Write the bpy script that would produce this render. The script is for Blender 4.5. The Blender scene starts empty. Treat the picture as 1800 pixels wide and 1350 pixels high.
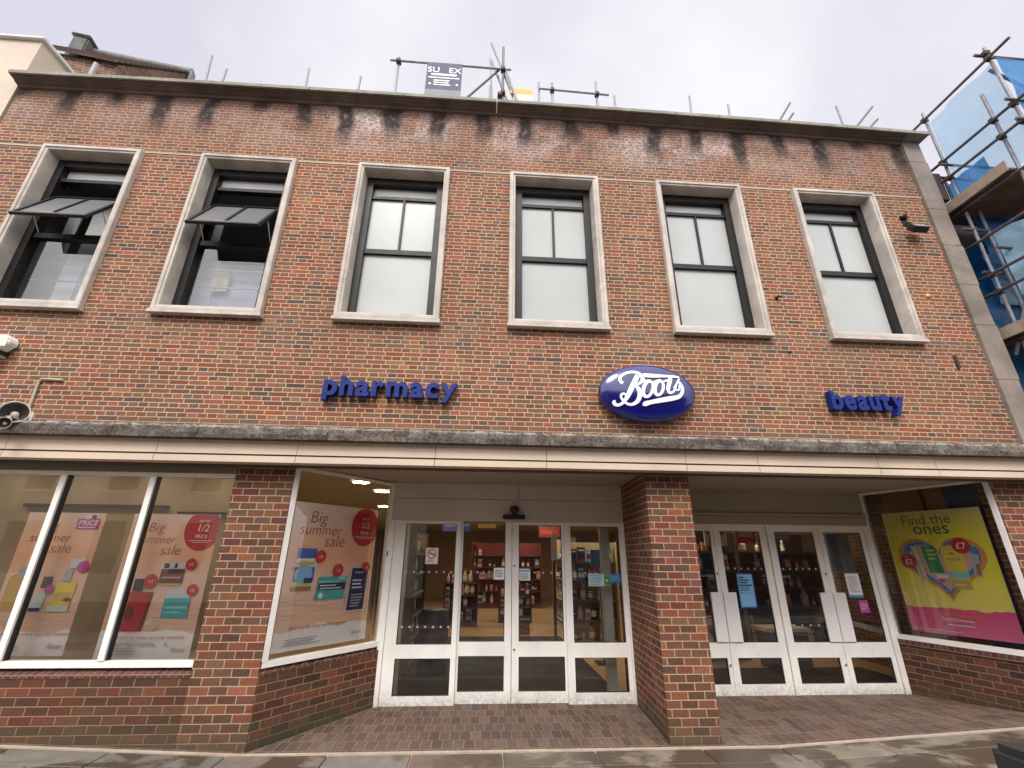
import bpy, bmesh, math, random
from mathutils import Vector, Matrix
R = math.radians
rng = random.Random(7)
sc = bpy.context.scene
col = sc.collection

# ------------------------------------------------------------------ camera
cam_d = bpy.data.cameras.new("camera"); cam = bpy.data.objects.new("camera", cam_d); col.objects.link(cam)
cam_d.sensor_width = 36.0; cam_d.lens = 794.07 / 1800 * 36
cam_d.clip_start = 0.05; cam_d.clip_end = 500
_r = Vector((0.99775848, -0.06643478, 0.00802721)); _u = Vector((-0.03131552, -0.35753782, 0.93337348)); _f = Vector((0.05913843, 0.93153268, 0.35881683))
M = Matrix(((_r.x, _u.x, -_f.x), (_r.y, _u.y, -_f.y), (_r.z, _u.z, -_f.z))).to_4x4()
M.translation = Vector((-0.1281, -5.5658, 1.7966))
cam.matrix_world = M
sc.camera = cam

# ------------------------------------------------------------------ sky, sun, exposure
SUN_EL, SUN_AZ = 48.0, 12.0
w = bpy.data.worlds.new("World"); sc.world = w; w.use_nodes = True
nt = w.node_tree; nt.nodes.clear()
def wn(t, **k):
    n = nt.nodes.new(t)
    for a, b in k.items(): setattr(n, a, b)
    return n
out = wn('ShaderNodeOutputWorld'); bg = wn('ShaderNodeBackground')
sky = wn('ShaderNodeTexSky', sky_type='NISHITA'); sky.sun_disc = False
sky.sun_elevation = R(SUN_EL); sky.sun_rotation = R(180 + SUN_AZ)
tc = wn('ShaderNodeTexCoord'); nz = wn('ShaderNodeTexNoise'); nz.inputs['Scale'].default_value = 1.25; nz.inputs['Detail'].default_value = 5; nz.inputs['Roughness'].default_value = .5
nt.links.new(tc.outputs['Generated'], nz.inputs['Vector'])
cr = wn('ShaderNodeValToRGB'); cr.color_ramp.elements[0].position = .36; cr.color_ramp.elements[1].position = .64
cr.color_ramp.elements[0].color = (7.7, 7.45, 8.5, 1); cr.color_ramp.elements[1].color = (11.6, 11.5, 11.5, 1)
nt.links.new(nz.outputs['Fac'], cr.inputs['Fac'])
# cloud brightness follows the hidden sun: brighter towards it and overhead (overcast sky)
dt = wn('ShaderNodeVectorMath', operation='DOT_PRODUCT')
dt.inputs[1].default_value = (-math.sin(R(SUN_AZ)) * math.cos(R(SUN_EL)), -math.cos(R(SUN_AZ)) * math.cos(R(SUN_EL)), math.sin(R(SUN_EL)))
nt.links.new(tc.outputs['Generated'], dt.inputs[0])
mr = wn('ShaderNodeMapRange'); mr.inputs['From Min'].default_value = .35; mr.inputs['From Max'].default_value = 1.0
mr.inputs['To Min'].default_value = .69; mr.inputs['To Max'].default_value = 2.5
nt.links.new(dt.outputs['Value'], mr.inputs['Value'])
vm = wn('ShaderNodeVectorMath', operation='SCALE'); nt.links.new(cr.outputs['Color'], vm.inputs[0]); nt.links.new(mr.outputs['Result'], vm.inputs['Scale'])
mx = wn('ShaderNodeMixRGB'); mx.inputs['Fac'].default_value = .93
nt.links.new(sky.outputs['Color'], mx.inputs['Color1']); nt.links.new(vm.outputs['Vector'], mx.inputs['Color2'])
nt.links.new(mx.outputs['Color'], bg.inputs['Color']); bg.inputs['Strength'].default_value = .1
nt.links.new(bg.outputs['Background'], out.inputs['Surface'])

sun_d = bpy.data.lights.new("sun", 'SUN'); sun_d.energy = 1.5; sun_d.angle = R(18); sun_d.color = (1, .95, .87)
sun = bpy.data.objects.new("sun", sun_d); col.objects.link(sun)
sun.rotation_euler = (R(90 - SUN_EL), 0, R(-SUN_AZ)); sun.location = (-3, -12, 14)

sc.view_settings.view_transform = 'Standard'; sc.view_settings.look = 'None'
sc.view_settings.exposure = 0.56; sc.view_settings.gamma = 1; sc.view_settings.use_curve_mapping = False
sc.render.engine = 'CYCLES'
sc.cycles.max_bounces = 8; sc.cycles.transparent_max_bounces = 12; sc.cycles.sample_clamp_indirect = 6
sc.cycles.use_denoising = True

# ------------------------------------------------------------------ materials
MATS = {}
class NB:
    def __init__(s, name):
        s.m = bpy.data.materials.new(name); s.m.use_nodes = True; s.nt = s.m.node_tree
        s.nt.nodes.clear(); s.out = s.n('ShaderNodeOutputMaterial'); MATS[name] = s.m
    def n(s, t, ins=None, **k):
        n = s.nt.nodes.new(t)
        for a, b in k.items(): setattr(n, a, b)
        for a, b in (ins or {}).items(): s.set(n, a, b)
        return n
    def set(s, n, a, b):
        if isinstance(b, bpy.types.NodeSocket): s.nt.links.new(b, n.inputs[a])
        else: n.inputs[a].default_value = b
    def math(s, op, a, b=0.0, c=None):
        n = s.n('ShaderNodeMath', operation=op); s.set(n, 0, a); s.set(n, 1, b)
        if c is not None: s.set(n, 2, c)
        return n.outputs[0]
    def mix(s, f, a, b, bt='MIX'):
        n = s.n('ShaderNodeMixRGB', blend_type=bt); s.set(n, 0, f); s.set(n, 1, a); s.set(n, 2, b); return n.outputs[0]
    def noise(s, vec, scale, detail=4, rough=.55, dist=0.0):
        n = s.n('ShaderNodeTexNoise'); s.set(n, 'Scale', scale); s.set(n, 'Detail', detail); s.set(n, 'Roughness', rough); s.set(n, 'Distortion', dist)
        if vec is not None: s.nt.links.new(vec, n.inputs['Vector'])
        return n.outputs['Fac']
    def ramp(s, f, stops, const=False):
        n = s.n('ShaderNodeValToRGB'); e = n.color_ramp.elements
        if const: n.color_ramp.interpolation = 'CONSTANT'
        while len(e) < len(stops): e.new(.5)
        for i, (p, c) in enumerate(stops):
            e[i].position = p; e[i].color = (*c, 1) if len(c) == 3 else c
        s.nt.links.new(f, n.inputs[0]); return n.outputs[0]
    def remap(s, v, a, b, c=0.0, d=1.0):
        n = s.n('ShaderNodeMapRange'); s.set(n, 'Value', v)
        for k_, x in zip(('From Min', 'From Max', 'To Min', 'To Max'), (a, b, c, d)): s.set(n, k_, x)
        return n.outputs[0]
    def pos(s): return s.n('ShaderNodeNewGeometry').outputs['Position']
    def sep(s, v):
        n = s.n('ShaderNodeSeparateXYZ'); s.nt.links.new(v, n.inputs[0]); return n.outputs
    def comb(s, x, y, z=0.0):
        n = s.n('ShaderNodeCombineXYZ'); s.set(n, 0, x); s.set(n, 1, y); s.set(n, 2, z); return n.outputs[0]
    def bump(s, h, strength=.4, dist=.01):
        n = s.n('ShaderNodeBump'); s.set(n, 'Height', h); s.set(n, 'Strength', strength); s.set(n, 'Distance', dist); return n.outputs[0]
    def finish(s, colr, rough=.7, normal=None, metal=0.0, spec=.4, coat=0.0):
        p = s.n('ShaderNodeBsdfPrincipled'); s.set(p, 'Base Color', colr if isinstance(colr, bpy.types.NodeSocket) else (*colr, 1)); s.set(p, 'Roughness', rough)
        s.set(p, 'Metallic', metal); s.set(p, 'Specular IOR Level', spec); s.set(p, 'Coat Weight', coat)
        if normal is not None: s.nt.links.new(normal, p.inputs['Normal'])
        s.nt.links.new(p.outputs[0], s.out.inputs[0]); return s.m

def plain(name, c, rough=.6, var=.08, scale=6, metal=0.0, spec=.4, bump=0.0, bscale=60, coat=0.0, grime=0.0, foot=0.0):
    b = NB(name); p = b.pos()
    f = b.noise(p, scale, 5)
    lo = tuple(x * (1 - var) for x in c); hi = tuple(min(1, x * (1 + var)) for x in c)
    cc = b.ramp(f, [(.3, lo), (.7, hi)])
    if grime:
        g = b.remap(b.noise(p, scale * .6, 7, .65, .6), .52, .75)
        cc = b.mix(b.math('MULTIPLY', g, grime), cc, tuple(x * .35 for x in c) + (1,))
    if foot:
        zz = b.sep(p)[2]
        k_ = b.math('MULTIPLY', b.remap(b.math('ADD', zz, b.math('MULTIPLY', b.noise(p, 7, 5, .7), .25)), .34, .12), b.remap(b.noise(p, 22, 5, .7), .30, .62))
        cc = b.mix(b.math('MULTIPLY', k_, foot), cc, (.16, .135, .105, 1))
    nrm = b.bump(b.noise(p, bscale, 3), bump, .01) if bump else None
    rr = b.remap(f, .3, .7, rough * .9, min(1, rough * 1.1))
    return b.finish(cc, rr, nrm, metal, spec, coat)

def brick(name, palette, mortar, L=.225, ch=.075, bond='flemish', mort=.010, dark=1.0, facade=False, dirt=True, mvar=.25, vr=(.72, 1.25)):
    b = NB(name)
    uv = b.n('ShaderNodeUVMap').outputs[0]; o = b.sep(uv); u, v = o[0], o[1]
    pos = b.pos(); P = b.sep(pos)
    # slightly wavering courses
    wob = b.math('MULTIPLY', b.math('SUBTRACT', b.noise(pos, 5, 2), .5), .006)
    v = b.math('ADD', v, wob)
    row = b.math('FLOOR', b.math('DIVIDE', v, ch)); fv = b.math('SUBTRACT', v, b.math('MULTIPLY', row, ch))
    rn = b.n('ShaderNodeTexWhiteNoise', noise_dimensions='1D'); b.set(rn, 'W', row)
    if bond == 'flemish':
        PL = L * 1.5
        sh = b.math('ADD', b.math('MULTIPLY', b.math('FLOORED_MODULO', row, 2.0), PL / 2), b.math('MULTIPLY', rn.outputs[0], .16))
        uu = b.math('ADD', u, sh)
        base = b.math('FLOOR', b.math('DIVIDE', uu, PL)); r = b.math('SUBTRACT', uu, b.math('MULTIPLY', base, PL))
        h = b.math('GREATER_THAN', r, L)
        cell = b.math('ADD', b.math('MULTIPLY', base, 2), h)
        loc = b.math('SUBTRACT', r, b.math('MULTIPLY', h, L)); ln = b.math('SUBTRACT', L, b.math('MULTIPLY', h, L / 2))
    elif bond == 'english':
        par = b.math('FLOORED_MODULO', row, 2.0)
        ln = b.math('SUBTRACT', L, b.math('MULTIPLY', par, L / 2))
        uu = b.math('ADD', b.math('ADD', u, b.math('MULTIPLY', par, L / 4)), b.math('MULTIPLY', rn.outputs[0], .05))
        cell = b.math('FLOOR', b.math('DIVIDE', uu, ln)); loc = b.math('SUBTRACT', uu, b.math('MULTIPLY', cell, ln))
    else:
        sh = b.math('ADD', b.math('MULTIPLY', b.math('FLOORED_MODULO', row, 2.0), L / 2), b.math('MULTIPLY', rn.outputs[0], .02))
        uu = b.math('ADD', u, sh); cell = b.math('FLOOR', b.math('DIVIDE', uu, L)); loc = b.math('SUBTRACT', uu, b.math('MULTIPLY', cell, L)); ln = L
    d = b.math('MINIMUM', b.math('MINIMUM', loc, b.math('SUBTRACT', ln, loc)), b.math('MINIMUM', fv, b.math('SUBTRACT', ch, fv)))
    d = b.math('ADD', d, b.math('MULTIPLY', b.math('SUBTRACT', b.noise(pos, 55, 2), .5), .004))
    m = b.remap(d, mort / 2 - .0015, mort / 2 + .002)          # 1 on the brick
    wn_ = b.n('ShaderNodeTexWhiteNoise', noise_dimensions='2D'); b.nt.links.new(b.comb(cell, row), wn_.inputs['Vector'])
    n_ = len(palette)
    bc = b.ramp(wn_.outputs['Value'], [(i / n_, c) for i, c in enumerate(palette)], True)
    patch_ = b.noise(pos, .9, 4, .6)
    bc = b.mix(b.remap(patch_, .42, .62, 0, .45), bc, (.212, .108, .058, 1) if facade else (.13, .062, .034, 1))
    ws = b.sep(wn_.outputs['Color'])
    val = b.remap(ws[1], 0, 1, vr[0] * dark, vr[1] * dark)
    bc = b.mix(1.0, bc, b.comb(val, val, val), 'MULTIPLY')
    fine = b.noise(pos, 40, 5, .65)
    bc = b.mix(.55, bc, b.ramp(fine, [(.3, (.35, .33, .32)), (.5, (.8, .8, .8)), (.75, (1.25, 1.2, 1.15))]), 'MULTIPLY')
    mc = b.mix(b.noise(pos, 9, 4), tuple(x * (1 - mvar) for x in mortar) + (1,), tuple(x * (1 + mvar * .6) for x in mortar) + (1,))
    cc = b.mix(m, mc, bc)
    big = b.noise(pos, .55, 6, .6)
    cc = b.mix(.6, cc, b.ramp(big, [(.3, (.62, .58, .58)), (.5, (.9, .9, .9)), (.7, (1.1, 1.08, 1.02))]), 'MULTIPLY')
    if facade:
        x, z = P[0], P[2]
        # white salts that bloomed out of the top courses
        top = b.remap(z, 7.7, 8.35)
        s = b.remap(b.noise(pos, 1.1, 7, .7, .4), .44, .60)
        s2 = b.remap(b.noise(pos, 17, 4, .75), .40, .62)
        zone = b.math('MULTIPLY', b.remap(x, -4.5, -2.5, .25, 1), b.remap(x, 3.0, 6.0, 1, .35))
        e = b.math('MULTIPLY', b.math('MULTIPLY', b.math('MULTIPLY', top, s), b.math('MULTIPLY', s2, zone)), 1.0)
        tone = b.math('MULTIPLY', b.remap(b.math('ADD', z, b.math('MULTIPLY', b.noise(pos, 1.4, 5), .7)), 7.9, 8.9), .34)
        cc = b.mix(tone, cc, (.155, .095, .085, 1))
        cc = b.mix(e, cc, (.56, .50, .48, 1))
        # soot below the cornice
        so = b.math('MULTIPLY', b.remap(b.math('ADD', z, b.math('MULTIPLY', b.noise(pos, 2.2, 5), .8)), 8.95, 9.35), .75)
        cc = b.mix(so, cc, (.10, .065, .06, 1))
        # run-off streaks below every joint of the coping
        q = b.math('DIVIDE', b.math('ADD', b.math('ADD', x, 6.95), b.math('MULTIPLY', b.math('SUBTRACT', b.noise(pos, 1.1, 5, .6), .5), .55)), .7375)
        rid = b.math('ROUND', q); dist = b.math('ABSOLUTE', b.math('SUBTRACT', q, rid))
        wn1 = b.n('ShaderNodeTexWhiteNoise', noise_dimensions='1D'); b.set(wn1, 'W', rid)
        length = b.remap(wn1.outputs[0], 0, 1, .40, 1.15)
        fall = b.math('DIVIDE', b.math('SUBTRACT', 8.92, z), length)
        stk = b.math('MULTIPLY', b.remap(dist, .24, .10), b.remap(fall, 1.0, .55))
        stk = b.math('MULTIPLY', stk, b.remap(b.noise(pos, 9, 4, .7), .15, .50))
        cc = b.mix(b.math('MULTIPLY', stk, .95), cc, (.022, .017, .016, 1))
        # dirty band on the courses under the sills and above the ledge
        lg = b.math('MULTIPLY', b.remap(b.math('ADD', z, b.math('MULTIPLY', b.noise(pos, 3, 4), .25)), 3.55, 3.3), .65)
        cc = b.mix(lg, cc, (.12, .10, .08, 1))
        us = b.math('MULTIPLY', b.math('MULTIPLY', b.remap(z, 4.3, 4.82), b.math('LESS_THAN', z, 4.83)), b.remap(b.noise(pos, 1.1, 5), .42, .62))
        cc = b.mix(b.math('MULTIPLY', us, .55), cc, (.16, .12, .09, 1))
    elif dirt:
        g = b.math('MULTIPLY', b.remap(b.math('ADD', P[2], b.math('MULTIPLY', b.noise(pos, 4, 5), .30)), .46, .14), .8)
        cc = b.mix(g, cc, (.055, .06, .035, 1))
    hgt = b.math('ADD', m, b.math('MULTIPLY', fine, .5))
    return b.finish(cc, .85, b.bump(hgt, .55, .006), 0, .25)

PAL_UP = [(.250, .078, .042), (.285, .096, .052), (.222, .082, .048), (.195, .101, .055), (.152, .083, .054), (.262, .124, .067), (.216, .120, .064),
          (.318, .093, .050), (.168, .092, .070), (.240, .088, .056), (.118, .080, .072), (.278, .138, .070), (.212, .074, .052), (.262, .082, .046), (.188, .108, .058), (.222, .106, .062),
          (.246, .113, .060), (.188, .088, .066), (.234, .080, .046), (.085, .068, .064)]
PAL_LO = [(.150, .044, .028), (.110, .048, .030), (.095, .050, .031), (.180, .054, .032), (.125, .066, .036), (.085, .046, .036), (.205, .066, .034),
          (.105, .057, .033), (.140, .042, .029), (.115, .044, .037), (.155, .062, .031)]
brick('facade_brick', PAL_UP, (.58, .41, .265), L=.238, ch=.0612, bond='english', mort=.0098, facade=True, dark=1.0, vr=(.82, 1.2))
brick('pillar_brick', PAL_LO, (.45, .315, .20), L=.187, ch=.079, bond='stretcher', mort=.0098, dark=1.36)
brick('riser_brick', PAL_LO, (.27, .18, .115), L=.215, ch=.079, bond='stretcher', mort=.0095, dark=.95)
brick('sill_brick', [(.13, .05, .045), (.10, .045, .045), (.15, .06, .05)], (.24, .16, .11), L=.075, ch=.225, bond='stretcher', mort=.010, dirt=False)
brick('paver_brick', [(.155, .108, .082), (.145, .10, .078), (.165, .114, .084), (.138, .114, .10), (.152, .10, .077), (.15, .107, .086), (.16, .112, .085)], (.25, .18, .125), L=.11, ch=.225, bond='stretcher', mort=.008, dirt=False)
brick('far_brick', [(.20, .10, .07), (.16, .09, .06), (.23, .12, .08)], (.3, .25, .2), dirt=False)

plain('stone', (.50, .445, .385), .8, .2, 3.2, bump=.35, bscale=30, grime=.6)
plain('quoin_stone', (.25, .205, .17), .85, .3, 1.6, bump=.4, bscale=22, grime=.7)
plain('stained_shaded_stone', (.15, .11, .092), .9, .35, 2.2, bump=.3, bscale=30, grime=.8)  # stained, and darkened further to deepen the shadow under the coping
plain('coping_stone', (.26, .25, .20), .9, .25, 3, bump=.3, bscale=30, grime=.6)
def ledge_mat():
    b = NB('ledge_concrete'); p = b.pos(); P = b.sep(p)
    n1 = b.noise(p, 6, 7, .7, .5); n2 = b.noise(p, 34, 5, .7)
    cc = b.ramp(n1, [(.3, (.075, .062, .052)), (.5, (.145, .122, .105)), (.68, (.23, .205, .18))])
    cc = b.mix(.75, cc, b.ramp(n2, [(.35, (.4, .38, .36)), (.5, (.9, .9, .9)), (.7, (1.7, 1.65, 1.55))]), 'MULTIPLY')
    lich = b.math('MULTIPLY', b.remap(b.math('ADD', P[2], b.math('MULTIPLY', n2, .06)), 3.185, 3.225), b.remap(n1, .40, .55))
    cc = b.mix(b.math('MULTIPLY', lich, .8), cc, (.42, .40, .33, 1))
    moss = b.math('MULTIPLY', b.remap(P[2], 3.19, 3.22), b.remap(b.noise(p, 2.1, 4), .56, .66))
    cc = b.mix(b.math('MULTIPLY', moss, .7), cc, (.07, .10, .035, 1))
    b.finish(cc, .95, b.bump(b.math('ADD', n2, n1), 1.0, .025), 0, .2)
ledge_mat()
plain('fascia_cream', (.60, .475, .36), .55, .08, 1.6, bump=.04, bscale=8, grime=.12)
plain('header_paint', (.58, .50, .42), .6, .05, 1.2)
plain('header_olive_shaded', (.36, .31, .215), .6, .05, 1.2)  # right header: recess shade put into the colour as a darker olive
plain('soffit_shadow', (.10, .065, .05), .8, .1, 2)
plain('soffit_paint', (.36, .295, .235), .7, .06, 1.2)
plain('olive_paint', (.20, .175, .12), .7, .08, 1.2)
plain('white_frame', (.84, .805, .75), .38, .05, 4, spec=.5, grime=.16, foot=.7)
plain('white_plate', (.82, .78, .76), .3, .03, 3, spec=.5)
plain('grey_jamb', (.42, .45, .42), .4, .06, 3)
plain('gasket', (.02, .02, .02), .5, .1)
plain('dark_metal', (.012, .011, .010), .45, .15, 8, spec=.3)
plain('black_plastic', (.018, .018, .02), .45, .2, 8)
plain('galvanised', (.26, .26, .275), .5, .25, 9, metal=.15)
plain('scaffold_dark', (.13, .12, .13), .5, .25, 9, metal=.3)
plain('coupler_steel', (.085, .055, .045), .7, .5, 20, metal=.3)
plain('board_wood', (.13, .085, .055), .9, .35, 4, bump=.3, grime=.6)
plain('board_edge', (.34, .27, .195), .9, .25, 4, grime=.6)
plain('orange_board', (.72, .38, .06), .6, .1)
plain('pale_board', (.62, .55, .52), .7, .1)
plain('beige_render', (.56, .47, .37), .85, .08, 1.5, bump=.1, grime=.12)
plain('opposite_render', (.74, .68, .58), .85, .1, 1.2)
plain('white_coping', (.62, .60, .58), .8, .1, 3, grime=.3)
plain('clay_tile', (.13, .085, .075), .85, .3, 10, bump=.5, bscale=30)
plain('ridge_stone', (.20, .20, .19), .9, .3, 6, bump=.4)
plain('chimney_render', (.12, .12, .115), .9, .35, 6, bump=.3)
plain('maroon_wall', (.055, .035, .032), .8, .25, 3)
plain('horn_paint', (.52, .47, .40), .5, .12, 8)
plain('conduit_paint', (.40, .36, .27), .6, .15, 8)
plain('horn_dark', (.035, .03, .03), .6, .2, 8)
plain('alarm_white', (.82, .84, .80), .35, .03, 5)
plain('alarm_green', (.62, .72, .50), .35, .03, 5)
plain('sign_blue', (.006, .019, .155), .45, .14, 8, spec=.25)
plain('oval_blue', (.004, .006, .115), .16, .05, 5, spec=.5, coat=.5)
plain('lettering_white', (.86, .86, .90), .35, .02, 5)
plain('sky_blue_sheet_board', (.03, .10, .25), .5, .2)
plain('shop_floor', (.52, .34, .17), .35, .12, 3)
plain('mat_black', (.016, .015, .012), .9, .3, 30)
plain('shop_wall', (.36, .28, .19), .7, .1, 2)
plain('shop_ceiling', (.50, .46, .38), .8, .05, 2)
plain('backdrop_brown', (.36, .285, .185), .75, .15, 1.5)
plain('shelf_dark', (.045, .026, .020), .5, .2, 5)
plain('shelf_wood', (.11, .062, .04), .5, .25, 5)
plain('shelf_red', (.16, .03, .03), .5, .15, 5)
plain('shelf_pale', (.55, .43, .28), .5, .1, 5)
plain('room_grey', (.5, .5, .51), .8, .1, 2)
plain('room_white', (.78, .78, .74), .7, .05, 2)
plain('reflection_blue', (.44, .52, .60), .8, .1, 2)
plain('reflection_lavender', (.72, .70, .80), .8, .08, 2)
plain('blind_reflection_pale', (.80, .80, .80), .7, .06, 2)
plain('room_blue', (.20, .25, .32), .8, .1, 2)
plain('chrome', (.75, .76, .75), .25, .03, 5, metal=.8)
plain('bin_black', (.028, .029, .030), .45, .2, 6, spec=.5)
plain('road_asphalt', (.05, .05, .052), .9, .3, 30, bump=.4)
plain('mortar_edge', (.42, .34, .26), .9, .15, 6, bump=.3)
for k_ in ():
    pass
PR = {'pr_red': (.52, .035, .035), 'pr_white': (.80, .78, .76), 'pr_grey': (.30, .27, .27), 'pr_ink': (.30, .075, .055), 'pr_dark': (.05, .035, .04), 'pr_blue': (.04, .13, .42),
      'pr_navy': (.018, .025, .10), 'pr_teal': (.06, .40, .42), 'pr_aqua': (.30, .60, .58), 'pr_mag': (.50, .07, .30), 'pr_gold': (.60, .40, .12), 'pr_sand': (.74, .50, .32),
      'pr_wood': (.34, .17, .08), 'pr_yellow': (.78, .66, .07), 'pr_pink': (.72, .10, .26), 'pr_green': (.03, .30, .10), 'pr_orange': (.72, .30, .06), 'pr_cream': (.72, .64, .42),
      'pr_pale': (.55, .66, .66), 'pr_dkgreen': (.04, .14, .08), 'pr_brown': (.16, .05, .035), 'pr_lightblue': (.22, .47, .70), 'pr_skyblue': (.05, .25, .55), 'pr_pinkpale': (.66, .42, .38),
      'pr_silver': (.45, .45, .47), 'pr_lime': (.55, .62, .12), 'pr_roofsign': (.16, .15, .20), 'pr_roofsign_lo': (.28, .29, .31), 'pr_plum': (.22, .02, .12), 'pr_slate': (.075, .09, .11)}
for k_, c_ in PR.items(): plain(k_, c_, .8 if 'roof' in k_ else .38, .04, 6, spec=.05 if 'roof' in k_ else .45)

def poster_paper(name, stops, z0, z1):
    b = NB(name); P = b.sep(b.pos()); pos = b.pos()
    t = b.math('ADD', b.remap(P[2], z0, z1), b.math('MULTIPLY', b.math('SUBTRACT', b.noise(pos, 2.5, 3), .5), .12))
    return b.finish(b.ramp(t, stops), .4, None, 0, .45)
# printed artwork: white foot, sand, blush and orange sky
poster_paper('paper_peach', [(0, (.82, .78, .75)), (.165, (.82, .78, .75)), (.17, (.76, .50, .33)), (.34, (.80, .53, .39)), (.52, (.82, .55, .43)), (.66, (.80, .44, .25)), (.85, (.82, .52, .36)), (1, (.84, .68, .57))], .75, 2.3)
poster_paper('paper_yellow', [(0, (.86, .22, .40)), (.20, (.74, .09, .25)), (.203, (.86, .80, .22)), (.5, (.86, .78, .07)), (.85, (.80, .72, .08)), (1, (.78, .72, .30))], .86, 2.5)

def glass(name, tint=(.93, .95, .94), refl=.06, gl=(1, 1, 1)):
    b = NB(name)
    tr = b.n('ShaderNodeBsdfTransparent', {'Color': (*tint, 1)}); g = b.n('ShaderNodeBsdfGlossy', {'Color': (*gl, 1), 'Roughness': .012})
    nrm = b.bump(b.noise(b.pos(), 1.3, 2), .02, .05); b.nt.links.new(nrm, g.inputs['Normal'])
    fr = b.n('ShaderNodeFresnel', {'IOR': 1.5})
    f = b.math('MINIMUM', b.math('ADD', b.math('MULTIPLY', fr.outputs[0], 1.0), refl - .04), .9)
    m = b.n('ShaderNodeMixShader'); b.nt.links.new(f, m.inputs[0]); b.nt.links.new(tr.outputs[0], m.inputs[1]); b.nt.links.new(g.outputs[0], m.inputs[2])
    b.nt.links.new(m.outputs[0], b.out.inputs[0])
glass('clear_glass', (.98, .985, .975), .085); glass('shop_glass', (.99, .98, .96), .115); glass('upper_glass', (.88, .89, .92), .08)
def frosted(name, c):
    b = NB(name); p = b.pos(); f = b.noise(p, .9, 4)
    cc = b.ramp(f, [(.35, tuple(x * .93 for x in c)), (.65, tuple(min(1, x * 1.05) for x in c))])
    b.finish(cc, .3, b.bump(b.noise(p, 2.0, 2), .03, .03), 0, .3, 0)
frosted('frosted_pane', (.43, .445, .43)); frosted('sash_pane', (.15, .15, .15)); frosted('top_pane', (.62, .62, .60))
def sheet(name, tint, mixf, base):
    b = NB(name); p = b.pos(); f = b.noise(p, 2.2, 5, .55, .3)
    tr = b.n('ShaderNodeBsdfTransparent', {'Color': (*tint, 1)})
    d = b.n('ShaderNodeBsdfPrincipled', {'Roughness': .35}); b.nt.links.new(b.ramp(f, [(.35, tuple(x * .6 for x in base)), (.65, tuple(min(1, x * 1.3) for x in base))]), d.inputs['Base Color'])
    tl = b.n('ShaderNodeBsdfTranslucent'); b.nt.links.new(b.ramp(f, [(.35, base), (.65, tuple(min(1, x * 1.4) for x in base))]), tl.inputs['Color'])
    nrm = b.bump(b.noise(p, 1.6, 3), .4, .08); b.nt.links.new(nrm, d.inputs['Normal'])
    a = b.n('ShaderNodeMixShader', {0: .5}); b.nt.links.new(d.outputs[0], a.inputs[1]); b.nt.links.new(tl.outputs[0], a.inputs[2])
    m = b.n('ShaderNodeMixShader'); b.nt.links.new(b.remap(f, .3, .7, mixf - .12, mixf + .12), m.inputs[0]); b.nt.links.new(tr.outputs[0], m.inputs[1]); b.nt.links.new(a.outputs[0], m.inputs[2])
    b.nt.links.new(m.outputs[0], b.out.inputs[0])
sheet('pale_blue_sheet', (.72, .88, .97), .35, (.42, .62, .78)); sheet('blue_sheet', (.20, .55, .85), .72, (.03, .20, .48)); sheet('icy_sheet', (.6, .75, .85), .8, (.36, .55, .66))
def emit(name, c, s):
    b = NB(name); e = b.n('ShaderNodeEmission', {'Color': (*c, 1), 'Strength': s}); b.nt.links.new(e.outputs[0], b.out.inputs[0])
emit('lamp_glow', (1, .82, .56), 80)
emit('fill_glow', (1, .84, .62), 13)  # unseen fill lamps, added to brighten the left window display

def slabs_mat():
    b = NB('paving_slab'); p = b.pos(); oi = b.n('ShaderNodeUVMap'); at = b.n('ShaderNodeVertexColor', layer_name='slab')
    c = b.sep(at.outputs['Color'])
    cc = b.ramp(c[0], [(0, (.19, .165, .125)), (.25, (.15, .142, .118)), (.5, (.225, .19, .135)), (.75, (.165, .12, .092)), (1, (.195, .178, .152))])
    f = b.noise(p, 5, 7, .65)
    cc = b.mix(.6, cc, b.ramp(f, [(.3, (.55, .52, .5)), (.7, (1.2, 1.18, 1.12))]), 'MULTIPLY')
    wet = b.remap(b.noise(p, 1.3, 6, .6, .5), .47, .53)
    cc = b.mix(b.math('MULTIPLY', wet, .8), cc, (.055, .035, .022, 1))
    r = b.remap(wet, 0, 1, .8, .35)
    return b.finish(cc, r, b.bump(b.noise(p, 40, 4), .35, .01), 0, .4)
slabs_mat()

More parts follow.
